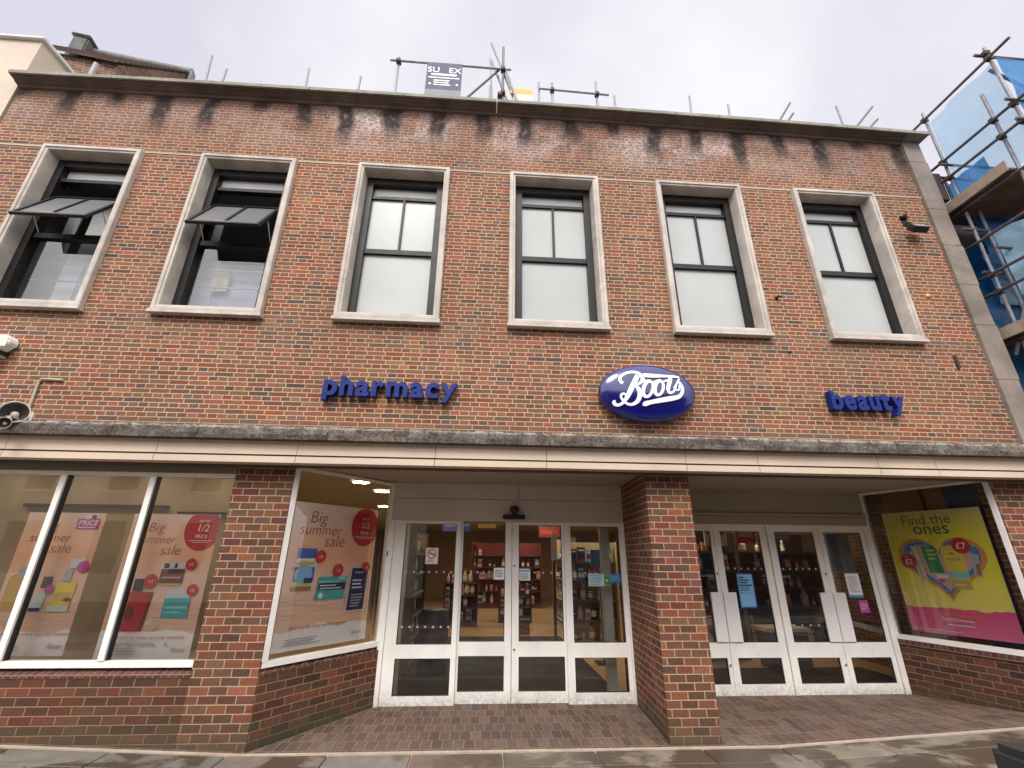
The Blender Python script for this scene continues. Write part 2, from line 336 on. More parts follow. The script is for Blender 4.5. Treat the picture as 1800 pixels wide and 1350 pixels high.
# ------------------------------------------------------------------ mesh helpers
WL = {}          # world location of each root
class MB:
    def __init__(s, *mats): s.v = []; s.f = []; s.mi = []; s.mats = list(mats); s.xf = None; s.sm = []; s.colr = {}
    def m(s, name):
        if name not in s.mats: s.mats.append(name)
        return s.mats.index(name)
    def add(s, pts, faces, mat=None, smooth=False):
        k = len(s.v)
        for p in pts:
            p = Vector(p); s.v.append(s.xf @ p if s.xf else p)
        i = s.m(mat) if mat else 0
        for f in faces: s.f.append([k + a for a in f]); s.mi.append(i); s.sm.append(smooth)
    def quad(s, a, b, c, d, mat=None): s.add([a, b, c, d], [(0, 1, 2, 3)], mat)
    def box(s, x0, x1, y0, y1, z0, z1, mat=None):
        x0, x1 = min(x0, x1), max(x0, x1); y0, y1 = min(y0, y1), max(y0, y1); z0, z1 = min(z0, z1), max(z0, z1)
        s.add([(x0, y0, z0), (x1, y0, z0), (x1, y1, z0), (x0, y1, z0), (x0, y0, z1), (x1, y0, z1), (x1, y1, z1), (x0, y1, z1)],
              [(0, 3, 2, 1), (4, 5, 6, 7), (0, 1, 5, 4), (1, 2, 6, 5), (2, 3, 7, 6), (3, 0, 4, 7)], mat)
    def prismx(s, prof, x0, x1, mat=None, dz0=0.0, dz1=0.0):      # profile [(y,z)] extruded along x
        n = len(prof)
        s.add([(x0, y, z + dz0) for y, z in prof] + [(x1, y, z + dz1) for y, z in prof],
              [(i, n + i, n + (i + 1) % n, (i + 1) % n) for i in range(n)] + [tuple(range(n)), tuple(range(2 * n - 1, n - 1, -1))], mat)
    def prismz(s, poly, z0, z1, mat=None):                       # plan polygon [(x,y)] CCW extruded up
        n = len(poly)
        s.add([(x, y, z0) for x, y in poly] + [(x, y, z1) for x, y in poly],
              [(i, (i + 1) % n, n + (i + 1) % n, n + i) for i in range(n)] + [tuple(range(n - 1, -1, -1)), tuple(range(n, 2 * n))], mat)
    def tube(s, p0, p1, r, mat=None, n=10, r1=None, cap=True):
        p0, p1 = Vector(p0), Vector(p1); d = (p1 - p0).normalized(); r1 = r if r1 is None else r1
        a = d.orthogonal().normalized(); b = d.cross(a)
        ring = [(a * math.cos(2 * math.pi * i / n) + b * math.sin(2 * math.pi * i / n)) for i in range(n)]
        s.add([p0 + q * r for q in ring] + [p1 + q * r1 for q in ring], [(i, (i + 1) % n, n + (i + 1) % n, n + i) for i in range(n)], mat, True)
        if cap: s.add([p0 + q * r for q in ring] + [p1 + q * r1 for q in ring], [tuple(range(n - 1, -1, -1)), tuple(range(n, 2 * n))], mat)
    def path(s, pts, r, mat=None, n=8):
        for a, b in zip(pts, pts[1:]): s.tube(a, b, r, mat, n)
        for p in pts[1:-1]: s.ball(p, r, mat, n)
    def lathe(s, o, axis, prof, mat=None, n=24):                  # prof [(t, r)] along axis
        o = Vector(o); d = Vector(axis).normalized(); a = d.orthogonal().normalized(); b = d.cross(a); k = len(prof)
        pts = [o + d * t + (a * math.cos(2 * math.pi * i / n) + b * math.sin(2 * math.pi * i / n)) * r for t, r in prof for i in range(n)]
        s.add(pts, [(j * n + i, j * n + (i + 1) % n, (j + 1) * n + (i + 1) % n, (j + 1) * n + i) for j in range(k - 1) for i in range(n)], mat, True)
    def ball(s, o, r, mat=None, n=12, sc_=(1, 1, 1)):
        o = Vector(o); m_ = n // 2; pts = []
        for j in range(m_ + 1):
            t = math.pi * j / m_
            for i in range(n):
                p = 2 * math.pi * i / n; pts.append(o + Vector((r * sc_[0] * math.sin(t) * math.cos(p), r * sc_[1] * math.sin(t) * math.sin(p), r * sc_[2] * math.cos(t))))
        s.add(pts, [(j * n + i, (j + 1) * n + i, (j + 1) * n + (i + 1) % n, j * n + (i + 1) % n) for j in range(m_) for i in range(n)], mat, True)
    def build(s, name, parent=None, bevel=0.0, root=None, fix=True):
        me = bpy.data.meshes.new(name)
        if parent is not None: org = WL[parent]
        elif root is not None: org = Vector(root)
        else:
            xs = [v.x for v in s.v]; ys = [v.y for v in s.v]; zs = [v.z for v in s.v]
            org = Vector(((min(xs) + max(xs)) / 2, (min(ys) + max(ys)) / 2, min(zs)))
        me.from_pydata([v - org for v in s.v], [], s.f)
        for n in s.mats: me.materials.append(MATS[n])
        me.polygons.foreach_set('material_index', s.mi); me.polygons.foreach_set('use_smooth', s.sm)
        if fix:
            bm = bmesh.new(); bm.from_mesh(me)
            if bevel:
                bmesh.ops.remove_doubles(bm, verts=bm.verts, dist=1e-5)
            bmesh.ops.recalc_face_normals(bm, faces=bm.faces)
            if bevel:
                ed = [e for e in bm.edges if len(e.link_faces) == 2 and e.calc_face_angle(0) > .5]
                bmesh.ops.bevel(bm, geom=ed, offset=bevel, segments=2, affect='EDGES', clamp_overlap=True)
            bm.to_mesh(me); bm.free()
        uv = me.uv_layers.new(name='UVMap')
        for p in me.polygons:
            n = p.normal
            if abs(n.z) > .85: t = Vector((1, 0, 0)); b = Vector((0, 1, 0))
            else: t = Vector((0, 0, 1)).cross(n).normalized(); b = Vector((0, 0, 1))
            for li in p.loop_indices:
                c = me.vertices[me.loops[li].vertex_index].co + org; uv.data[li].uv = (c.dot(t), c.dot(b))
        me.update()
        o = bpy.data.objects.new(name, me); col.objects.link(o)
        if parent is not None: o.parent = parent; WL[o] = org
        else: o.location = org; WL[o] = org
        return o

def tag(o, label=None, cat=None, group=None, kind=None):
    if label: o['label'] = label
    if cat: o['category'] = cat
    if group: o['group'] = group
    if kind: o['kind'] = kind
    return o
def empty(name, loc, label, cat, group=None):
    o = bpy.data.objects.new(name, None); col.objects.link(o); o.location = loc; o.empty_display_size = .2
    WL[o] = Vector(loc); return tag(o, label, cat, group)
def copy_tree(o, parent=None, off=None):
    c = o.copy(); col.objects.link(c); WL[c] = WL[o].copy()
    if parent is not None: c.parent = parent
    if off is not None: c.location = o.location + Vector(off); WL[c] = WL[c] + Vector(off)
    for ch in [x for x in bpy.data.objects if x.parent == o]: copy_tree(ch, c)
    return c

_TX = {}
def text_geo(body, size=1.0, bold=0.0, shear=0.0, depth=0.0, align='LEFT', space=1.0):
    k = (body, size, bold, shear, depth, align, space)
    if k in _TX: return _TX[k]
    cu = bpy.data.curves.new('t', 'FONT'); cu.body = body; cu.size = size; cu.offset = bold; cu.shear = shear; cu.extrude = depth; cu.align_x = align
    cu.space_character = space; cu.resolution_u = 4; cu.fill_mode = 'BOTH' if depth else 'FRONT'
    ob = bpy.data.objects.new('t', cu); col.objects.link(ob)
    dg = bpy.context.evaluated_depsgraph_get(); me = bpy.data.meshes.new_from_object(ob.evaluated_get(dg))
    v = [tuple(x.co) for x in me.vertices]; f = [tuple(p.vertices) for p in me.polygons]
    bpy.data.objects.remove(ob); bpy.data.curves.remove(cu); bpy.data.meshes.remove(me)
    _TX[k] = (v, f); return v, f

# ================================================================== SETTING
# the pavement: sheet that climbs a little to both ends of the frontage
def gz(x, y):
    z = 0.0
    if x < -2.3: z += min(.14, (-2.3 - x) * .045)
    if x > 3.0: z += min(.16, (x - 3.0) * .045)
    return z
XS = [-60, -30, -12, -8, -5.4, -4, -2.36, -1.4, 0, 1.5, 3.0, 4, 5, 6.55, 9, 14, 30, 60]
g = MB('road_asphalt')
YS = [-120, -60, -30, -12, -6.2]
for i in range(len(XS) - 1):
    for j in range(len(YS) - 1):
        g.quad(*[(a, b, -.14) for a, b in ((XS[i], YS[j]), (XS[i + 1], YS[j]), (XS[i + 1], YS[j + 1]), (XS[i], YS[j + 1]))])
tag(g.build('street', root=(0, -6, 0)), kind='structure')
g = MB('road_asphalt')
g.quad((-120, -6.2, -.16), (120, -6.2, -.16), (120, 120, -.16), (-120, 120, -.16))
tag(g.build('ground', root=(0, 0, -.2)), kind='structure')

pv = MB('paving_slab', 'mortar_edge'); slabcol = []
def slab(x0, x1, y0, y1):
    j = .007; t = rng.random(); dz = rng.uniform(-.003, .003); k0 = len(pv.f)
    P = [(x0 + j, y0 + j), (x1 - j, y0 + j), (x1 - j, y1 - j), (x0 + j, y1 - j)]
    pv.add([(x, y, gz(x, y) + dz - .06) for x, y in P] + [(x + (.006 if i in (0, 3) else -.006), y + (.006 if i < 2 else -.006), gz(x, y) + dz) for i, (x, y) in enumerate(P)] + [(x, y, gz(x, y) + dz - .006) for x, y in P],
           [(0, 1, 9, 8), (1, 2, 10, 9), (2, 3, 11, 10), (3, 0, 8, 11), (8, 9, 5, 4), (9, 10, 6, 5), (10, 11, 7, 6), (11, 8, 4, 7), (4, 5, 6, 7)], 'paving_slab')
    slabcol.extend([t] * (len(pv.f) - k0))
y = -.105; ri = 0
while y > -6.0:
    dpt = (.34, .62, .5, .7)[ri % 4]; x = -16 + rng.uniform(0, .8)
    while x < 16:
        wd = rng.uniform(.62, 1.25); slab(x, x + wd, y - dpt, y); x += wd
    y -= dpt; ri += 1
# bedding under the slabs
for i in range(len(XS) - 1):
    k0 = len(pv.f)
    pv.quad(*[(a, b, gz(a, b) - .022) for a, b in ((XS[i], -6.2), (XS[i + 1], -6.2), (XS[i + 1], -.02), (XS[i], -.02))], 'mortar_edge'); slabcol.append(.5)
pvo = pv.build('pavement', root=(0, -3, 0), fix=False)
ca = pvo.data.color_attributes.new('slab', 'FLOAT_COLOR', 'CORNER')
for p in pvo.data.polygons:
    for li in p.loop_indices: ca.data[li].color = (slabcol[p.index],) * 3 + (1,)
tag(pvo, kind='structure')
# kerb edging between slabs and brick paving
ke = MB('mortar_edge')
for i in range(len(XS) - 1):
    a, b = XS[i], XS[i + 1]
    if a < -12 or b > 14: continue
    ke.add([(a, -.10, gz(a, 0) - .05), (b, -.10, gz(b, 0) - .05), (b, -.06, gz(b, 0) - .05), (a, -.06, gz(a, 0) - .05),
            (a, -.10, gz(a, 0) + .008), (b, -.10, gz(b, 0) + .008), (b, -.06, gz(b, 0) + .008), (a, -.06, gz(a, 0) + .008)], [(4, 5, 6, 7), (0, 1, 5, 4), (2, 3, 7, 6)])
tag(ke.build('kerb', root=(0, -.08, 0)), kind='structure')
# brick paving of the two entrance recesses
ep = MB('paver_brick')
def rz(x, y): return gz(x, 0) * max(0, 1 - y / 1.6) + .03 * min(1, max(0, y) / 1.3) + .002
def patch(poly, ny=6):
    (xa, ya), (xb, yb), (xc, yc), (xd, yd) = poly
    nx = 8
    for i in range(nx):
        for j in range(ny):
            q = []
            for s_, t_ in ((i, j), (i + 1, j), (i + 1, j + 1), (i, j + 1)):
                s_ /= nx; t_ /= ny
                x = (xa * (1 - s_) + xb * s_) * (1 - t_) + (xd * (1 - s_) + xc * s_) * t_; yy = (ya * (1 - s_) + yb * s_) * (1 - t_) + (yd * (1 - s_) + yc * s_) * t_
                q.append((x, yy, rz(x, yy)))
            ep.quad(*q)
patch(((-2.36, -.06), (1.9, -.06), (1.98, 1.6), (-1.2, 1.6)))
patch(((1.9, -.06), (2.45, -.06), (2.45, .0), (1.9, .0)), 1)
patch(((2.45, -.06), (6.62, -.06), (6.02, 1.75), (2.45, 1.75)))
patch(((6.62, -.06), (9, -.06), (9, 0), (6.6, 0)), 1)
patch(((-9, -.06), (-2.36, -.06), (-2.36, .0), (-9, .0)), 1)
tag(ep.build('path', root=(0, 0, 0)), kind='structure')

# ================================================================== SHOP BUILDING
SHOP = empty('shop_building', (0, 0, 0), 'two storey red brick shop building with six tall stone framed windows above white doors', 'building')
WX = [-6.856, -4.564, -2.201, .163, 2.521, 4.841]; WW = 1.414; WZ0, WZ1 = 4.813, 7.546
XL, XR = -7.70, 7.165
def topz(x): return 8.90 - .075 * ((x - .1) / 7.4) ** 2
wall = MB('facade_brick')
br = sorted([XL, XR] + [a + d for a in WX for d in (.02, WW - .02)])
for i in range(len(br) - 1):
    a, b = br[i], br[i + 1]; win = i % 2 == 1
    for yy in (0.0, .42):
        wall.quad((a, yy, 3.0), (b, yy, 3.0), (b, yy, WZ0 + .02), (a, yy, WZ0 + .02))
        if not win: wall.quad((a, yy, WZ0 + .02), (b, yy, WZ0 + .02), (b, yy, WZ1 - .02), (a, yy, WZ1 - .02))
        m_ = 6
        for j in range(m_):
            c, d = a + (b - a) * j / m_, a + (b - a) * (j + 1) / m_
            wall.quad((c, yy, WZ1 - .02), (d, yy, WZ1 - .02), (d, yy, topz(d)), (c, yy, topz(c)))
for x in (XL, XR): wall.quad((x, 0, 3.0), (x, .42, 3.0), (x, .42, topz(x)), (x, 0, topz(x)))
wall.quad((XL, 0, 3.0), (XR, 0, 3.0), (XR, .42, 3.0), (XL, .42, 3.0))
wo = wall.build('wall', SHOP, fix=False)

# coping / cornice, in separate stones (joints stay inside one mesh)
cp = MB('coping_stone')
n_ = 20; xs = [-7.72 + (7.56 + 7.72) * i / n_ for i in range(n_ + 1)]
for i in range(n_):
    a, b = xs[i] + .004, xs[i + 1] - .004; da, db = topz(a) - 8.90, topz(b) - 8.90
    cp.prismx([(-.22, 8.89), (-.22, 8.952), (-.19, 8.975), (.46, 9.03), (.46, 8.90), (-.19, 8.90), (-.19, 8.89)], a, b, None, da, db)
cp.build('cornice', SHOP)
bm_ = MB('stained_shaded_stone')
for i in range(n_):
    a, b = xs[i] + .002, min(xs[i + 1] - .002, XR); da, db = topz(a) - 8.90, topz(b) - 8.90
    bm_.prismx([(-.002, 8.82), (-.03, 8.825), (-.045, 8.85), (-.10, 8.86), (-.11, 8.88), (-.18, 8.885), (-.18, 8.899), (-.002, 8.899)], a, b, None, da, db)
bm_.build('bed_moulding', SHOP)
prev = XL
for a in WX + [XR]:
    if a - prev > .2:
        st = MB('stone'); st.box(prev + .003, a - .003, -.012, .02, 7.545, 7.563); st.build('string_course', SHOP)
    prev = a + WW
q = MB('quoin_stone'); z = 3.26; k = 0
while z < 8.8:
    h = rng.uniform(.5, 1.1); z2 = min(z + h, 8.86)
    q.box(7.17, 7.49 + .02 * (k % 2), -.045, .42, z + .002, z2 - .002); z = z2; k += 1
q.build('quoin', SHOP, bevel=.003)
q = MB('quoin_stone'); q.box(7.17, 7.49, -.03, .42, -.1, 2.78); q.build('quoin', SHOP)

# roof slab, side and rear walls
rf = MB('coping_stone'); rf.box(XL, 7.48, .46, 18, 8.55, 8.65); rf.build('roof', SHOP)
sw = MB('far_brick'); sw.box(XL, XL + .3, .43, 18, 3.2, 8.55); sw.box(7.2, 7.48, .43, 18, -.1, 8.55); sw.box(-9.2, 9.2, 18, 18.3, -.1, 8.7)
sw.box(-9.2, XL - .01, .43, 18, 3.2, 3.5); sw.box(7.50, 9.2, .30, .34, -.1, 3.5)
sw.build('wall', SHOP)

# ledge and cream fascia
ld = MB('ledge_concrete')
xx = -9.0
while xx < 9.2:
    x2 = xx + rng.uniform(.09, .3); ys = [rng.uniform(-.014, .014) for _ in range(2)]
    ld.prismx([(-.34, 3.045), (-.345 + ys[0], 3.10), (-.34 + ys[1], 3.165 + ys[0]), (-.32 + ys[1], 3.195 + ys[1]), (-.22, 3.215), (.0, 3.27), (.0, 3.045)], xx, x2); xx = x2
ld.build('ledge', SHOP)
fa = MB('fascia_cream', 'gasket')
js = [-9.0, -7.3, -5.45, -3.84, -2.28, -.69, .63, 2.34, 3.25, 4.81, 5.58, 7.2, 9.2]
for a, b in zip(js, js[1:]):
    fa.box(a + .003, b - .003, -.243, -.10, 2.885, 3.042, 'fascia_cream'); fa.box(a + .0035, b - .0035, -.258, -.10, 2.79, 2.862, 'fascia_cream')
fa.box(-9, 9.2, -.10, .0, 2.80, 3.04, 'gasket'); fa.box(-9, 9.2, -.23, -.10, 2.863, 2.884, 'gasket')
fa.build('fascia', SHOP)
so = MB('soffit_paint')
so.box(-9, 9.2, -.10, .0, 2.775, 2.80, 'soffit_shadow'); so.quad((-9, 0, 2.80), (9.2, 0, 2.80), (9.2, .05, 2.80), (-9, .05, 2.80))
so.prismz([(-2.36, .002), (6.7, .002), (6.1, 1.78), (-1.3, 1.5), (-1.45, 1.40)], 2.82, 2.87)
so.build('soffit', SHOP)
# timber head above the left window
hd = MB('olive_paint'); hd.box(-9, -3.03, .02, .16, 2.70, 2.798); hd.build('window_head', SHOP)

# ---------------- brick piers and stall risers
def pier(poly, mat, z0=-.1, z1=2.80):
    p = MB(mat); p.prismz(poly, z0, z1); return p.build('brick_pillar', SHOP)
pier([(-3.03, 0), (-2.362, 0), (-2.362, .06), (-2.50, .30), (-3.03, .30)], 'pillar_brick')
pier([(1.895, 0), (2.45, 0), (2.45, 1.72), (1.975, 1.72), (1.975, 1.30)], 'pillar_brick', z1=2.82)
pier([(6.53, 0), (9.2, 0), (9.2, .3), (6.64, .3), (6.53, .04)], 'pillar_brick')
def riser(poly, z1=.63):
    p = MB('riser_brick'); p.prismz(poly, -.1, z1); return p
p = riser([(-9, .0), (-3.031, .0), (-3.031, .28), (-9, .28)]); p.build('stall_riser', SHOP)
def soldier(p0, p1, out_, inw, z_lo, z_hi):
    # sloping brick-on-edge sill along p0->p1; out_ = outward normal
    s = MB('sill_brick'); p0, p1, n = Vector((*p0, 0)), Vector((*p1, 0)), Vector((*out_, 0)).normalized()
    A = [p0, p1]
    pts = [a + n * .006 + Vector((0, 0, .632)) for a in A] + [a + n * .006 + Vector((0, 0, z_lo)) for a in A] + [a - n * inw + Vector((0, 0, z_hi)) for a in A] + [a - n * inw + Vector((0, 0, .632)) for a in A]
    s.add(pts, [(0, 1, 3, 2), (2, 3, 5, 4), (4, 5, 7, 6), (0, 2, 4, 6), (1, 7, 5, 3)])
    return s.build('brick_sill', SHOP)
soldier((-9, 0), (-3.031, 0), (0, -1), .12, .655, .705)
LA, LB = (-2.36, .03), (-1.405, 1.30)          # left splayed bay
RA, RB = (6.03, 1.60), (6.525, .03)            # right splayed bay
def frame_of(a, b):
    a, b = Vector((*a, 0)), Vector((*b, 0)); u = (b - a).normalized(); n = Vector((u.y, -u.x, 0)); L_ = (b - a).length   # n points to the street side (right of a->b)
    return a, u, n, L_
la, lu, ln_, lL = frame_of(LA, LB); ra, ru, rn_, rL = frame_of(RA, RB)
def xform(a, u, n): return Matrix(((u.x, -n.x, 0, a.x), (u.y, -n.y, 0, a.y), (0, 0, 1, 0), (0, 0, 0, 1)))   # local x along bay, local y inwards
XLm, XRm = xform(la, lu, ln_), xform(ra, ru, rn_)
p = riser([(-2.362, .001), (-1.40, 1.28), (-1.40, 1.75), (-2.55, .24), (-2.50, .03)]); p.build('stall_riser', SHOP)
soldier((-2.362, .004), (-1.402, 1.282), (ln_.x, ln_.y), .07, .655, .70)
p = riser([(6.045, 1.58), (6.529, .05), (6.70, .31), (6.30, 1.75)], .66); p.build('stall_riser', SHOP)
s_ = MB('sill_brick'); s_.xf = XRm; s_.box(.02, rL - .03, -.012, .12, .662, .735); s_.build('brick_sill', SHOP)

# ---------------- left shop window: posts, frame, panes
sw_ = empty('x', (0, 0, 0), None, None); bpy.data.objects.remove(sw_)
f = MB('white_frame', 'gasket')
f.box(-9, -3.031, .03, .13, .715, .775); f.box(-9, -3.031, .045, .13, 2.655, 2.70)
LW = f.build('shop_window', SHOP)
for x in (-6.94, -5.95, -4.955, -3.965):
    t = MB('white_frame', 'gasket'); t.box(x - .03, x + .03, .02, .12, .776, 2.654, 'white_frame'); t.box(x + .031, x + .043, .045, .11, .776, 2.654, 'gasket'); t.build('post', LW)
ex = [-9, -6.94, -5.95, -4.955, -3.965, -3.031]
for a, b in zip(ex, ex[1:]):
    t = MB('shop_glass'); t.quad((a, .075, .775), (b, .075, .775), (b, .075, 2.655), (a, .075, 2.655)); t.build('pane', LW, fix=False)

# ---------------- splayed windows
def splay(xf, L_, z0, zt0, zt1, near, name='shop_window'):
    f = MB('white_frame'); f.xf = xf; f.box(.0, L_, -.012, .08, z0, z0 + .06)
    o = f.build(name, SHOP)
    f = MB('white_frame'); f.xf = xf; f.box(.0, L_, -.01, .08, zt0, zt0 + .028); f.build('top_rail', o)
    t = MB('white_frame'); t.xf = xf
    if near == 0: t.box(-.01, .055, -.015, .10, z0 + .061, zt0 - .001); o2 = t.build('post', o)
    else: t.box(L_ - .055, L_ + .005, -.02, .10, z0 + .061, zt0 - .001); o2 = t.build('post', o)
    t = MB('white_frame'); t.xf = xf
    if near == 0: t.box(L_ - .035, L_, -.005, .08, z0 + .061, zt0 - .001)
    else: t.box(.0, .03, -.005, .08, z0 + .061, zt0 - .001)
    t.build('post', o)
    g_ = MB('clear_glass'); g_.xf = xf; g_.quad((.0, .035, z0 + .06), (L_, .035, z0 + .06), (L_, .035, zt0), (.0, .035, zt0)); g_.build('pane', o, fix=False)
    return o
splay(XLm, lL, .70, 2.775, 2.775, 0); splay(XRm, rL, .735, 2.79, 2.79, 1)
# ---------------- central entrance (plane y = 1.30)
hp = MB('header_paint', 'gasket')
hp.box(-1.43, .415, 1.29, 1.45, 2.60, 2.818); hp.box(.421, 1.985, 1.29, 1.45, 2.60, 2.818); hp.box(-1.43, 1.985, 1.285, 1.45, 2.285, 2.594)
hp.box(-1.42, 1.98, 1.32, 1.44, 2.59, 2.604, 'gasket')
hp.build('header_panel', SHOP)
def leaf(name, x0, x1, y, z0, z1, gx0, gx1, rails, glassm='clear_glass', parent=SHOP, th=.05):
    """framed leaf: rails = [(za,zb)] horizontal members from bottom to top"""
    f = MB('white_frame'); f.box(x0, gx0, y, y + th, z0, z1); f.box(gx1, x1, y, y + th, z0, z1)
    for a, b in rails: f.box(gx0 - .0005, gx1 + .0005, y + .002, y + th - .002, a, b)
    o = f.build(name, parent)
    gk = MB('gasket')
    for (a, b), (c, d) in zip(rails, rails[1:]):
        gp = MB(glassm); gp.quad((gx0, y + th / 2, b), (gx1, y + th / 2, b), (gx1, y + th / 2, c), (gx0, y + th / 2, c)); gp.build('pane', o, fix=False)
        for e in ((gx0, gx0 + .008, b, c), (gx1 - .008, gx1, b, c), (gx0 + .008, gx1 - .008, b, b + .008), (gx0 + .008, gx1 - .008, c - .008, c)):
            gk.box(e[0], e[1], y + .012, y + th - .012, e[2], e[3])
    gk.build('gasket', o)
    return o
t = MB('white_frame'); t.box(-1.43, -1.352, 1.27, 1.42, .0, 2.284); t.build('door_jamb', SHOP)
t = MB('white_frame'); t.box(1.952, 1.99, 1.27, 1.30, .0, 2.284); t.build('door_jamb', SHOP)
leaf('side_panel', -1.35, -.405, 1.30, .0, 2.284, -1.195, -.472, [(.0, .137), (.555, .714), (2.243, 2.284)])
leaf('side_panel', 1.085, 1.951, 1.30, .0, 2.284, 1.18, 1.896, [(.0, .158), (.556, .731), (2.233, 2.284)])
d1 = leaf('sliding_door', -.43, .328, 1.355, .035, 2.30, -.372, .236, [(.035, .166), (.571, .738), (2.286, 2.30)])
d2 = leaf('sliding_door', .336, 1.11, 1.355, .035, 2.30, .430, 1.055, [(.035, .163), (.560, .738), (2.245, 2.30)])
for d, x, z in ((d2, .37, 1.69), (d2, .37, .645)):
    t = MB('gasket'); t.tube((x, 1.345, z), (x, 1.356, z), .012, n=12); t.build('lock', d)
t = MB('grey_jamb'); t.box(1.70, 1.83, 1.62, 1.72, .03, 2.28); t.box(-1.30, -1.19, 1.62, 1.72, .03, 2.28); t.box(-1.19, 1.70, 1.62, 1.72, 2.28, 2.36)
t.build('inner_frame', SHOP)
t = MB('gasket'); t.box(-1.425, -1.409, 1.262, 1.27, 1.80, 1.87); t.build('push_button', SHOP)

# ---------------- right entrance (plane y = 1.60): two pairs of doors
t = MB('header_olive_shaded', 'gasket'); t.box(2.45, 6.02, 1.59, 1.72, 2.49, 2.82); t.box(2.45, 6.02, 1.55, 1.72, 2.44, 2.484); t.box(2.45, 6.03, 1.585, 1.72, 2.315, 2.436); t.box(2.5, 6.0, 1.62, 1.70, 2.484, 2.49, 'gasket')
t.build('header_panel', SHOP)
for a, b in ((2.45, 2.62), (4.336, 4.368), (5.948, 6.03)):
    t = MB('white_frame'); t.box(a, b, 1.575, 1.70, .02, 2.314); t.build('door_jamb', SHOP)
RD = [(2.625, 3.478, 2.76, 3.428), (3.484, 4.332, 3.584, 4.225), (4.372, 5.186, 4.46, 5.10), (5.192, 5.944, 5.268, 5.882)]
doors = [leaf('door', a, b, 1.60, .03, 2.29, c, d, [(.03, .168), (.49, .682), (2.21, 2.29)]) for a, b, c, d in RD]
t = MB('white_frame'); t.box(2.62, 5.948, 1.585, 1.70, .0, .028); t.build('threshold', SHOP)
t = MB('white_frame'); t.box(2.62, 5.948, 1.58, 1.70, 2.292, 2.314); t.build('door_frame', SHOP)
for d, a, b in ((doors[0], 3.30, 3.474), (doors[1], 3.488, 3.692), (doors[2], 4.995, 5.183), (doors[3], 5.195, 5.392)):
    t = MB('white_plate'); t.box(a, b, 1.574, 1.599, .69, 1.342); t.build('push_plate', d, bevel=.004)
for d, x in ((doors[0], 3.452), (doors[2], 5.16)):
    for z in (1.60, .40):
        t = MB('chrome', 'gasket'); t.tube((x, 1.588, z), (x, 1.5995, z), .018, 'chrome', 14); t.tube((x, 1.585, z), (x, 1.5875, z), .008, 'gasket', 8); t.build('lock', d)

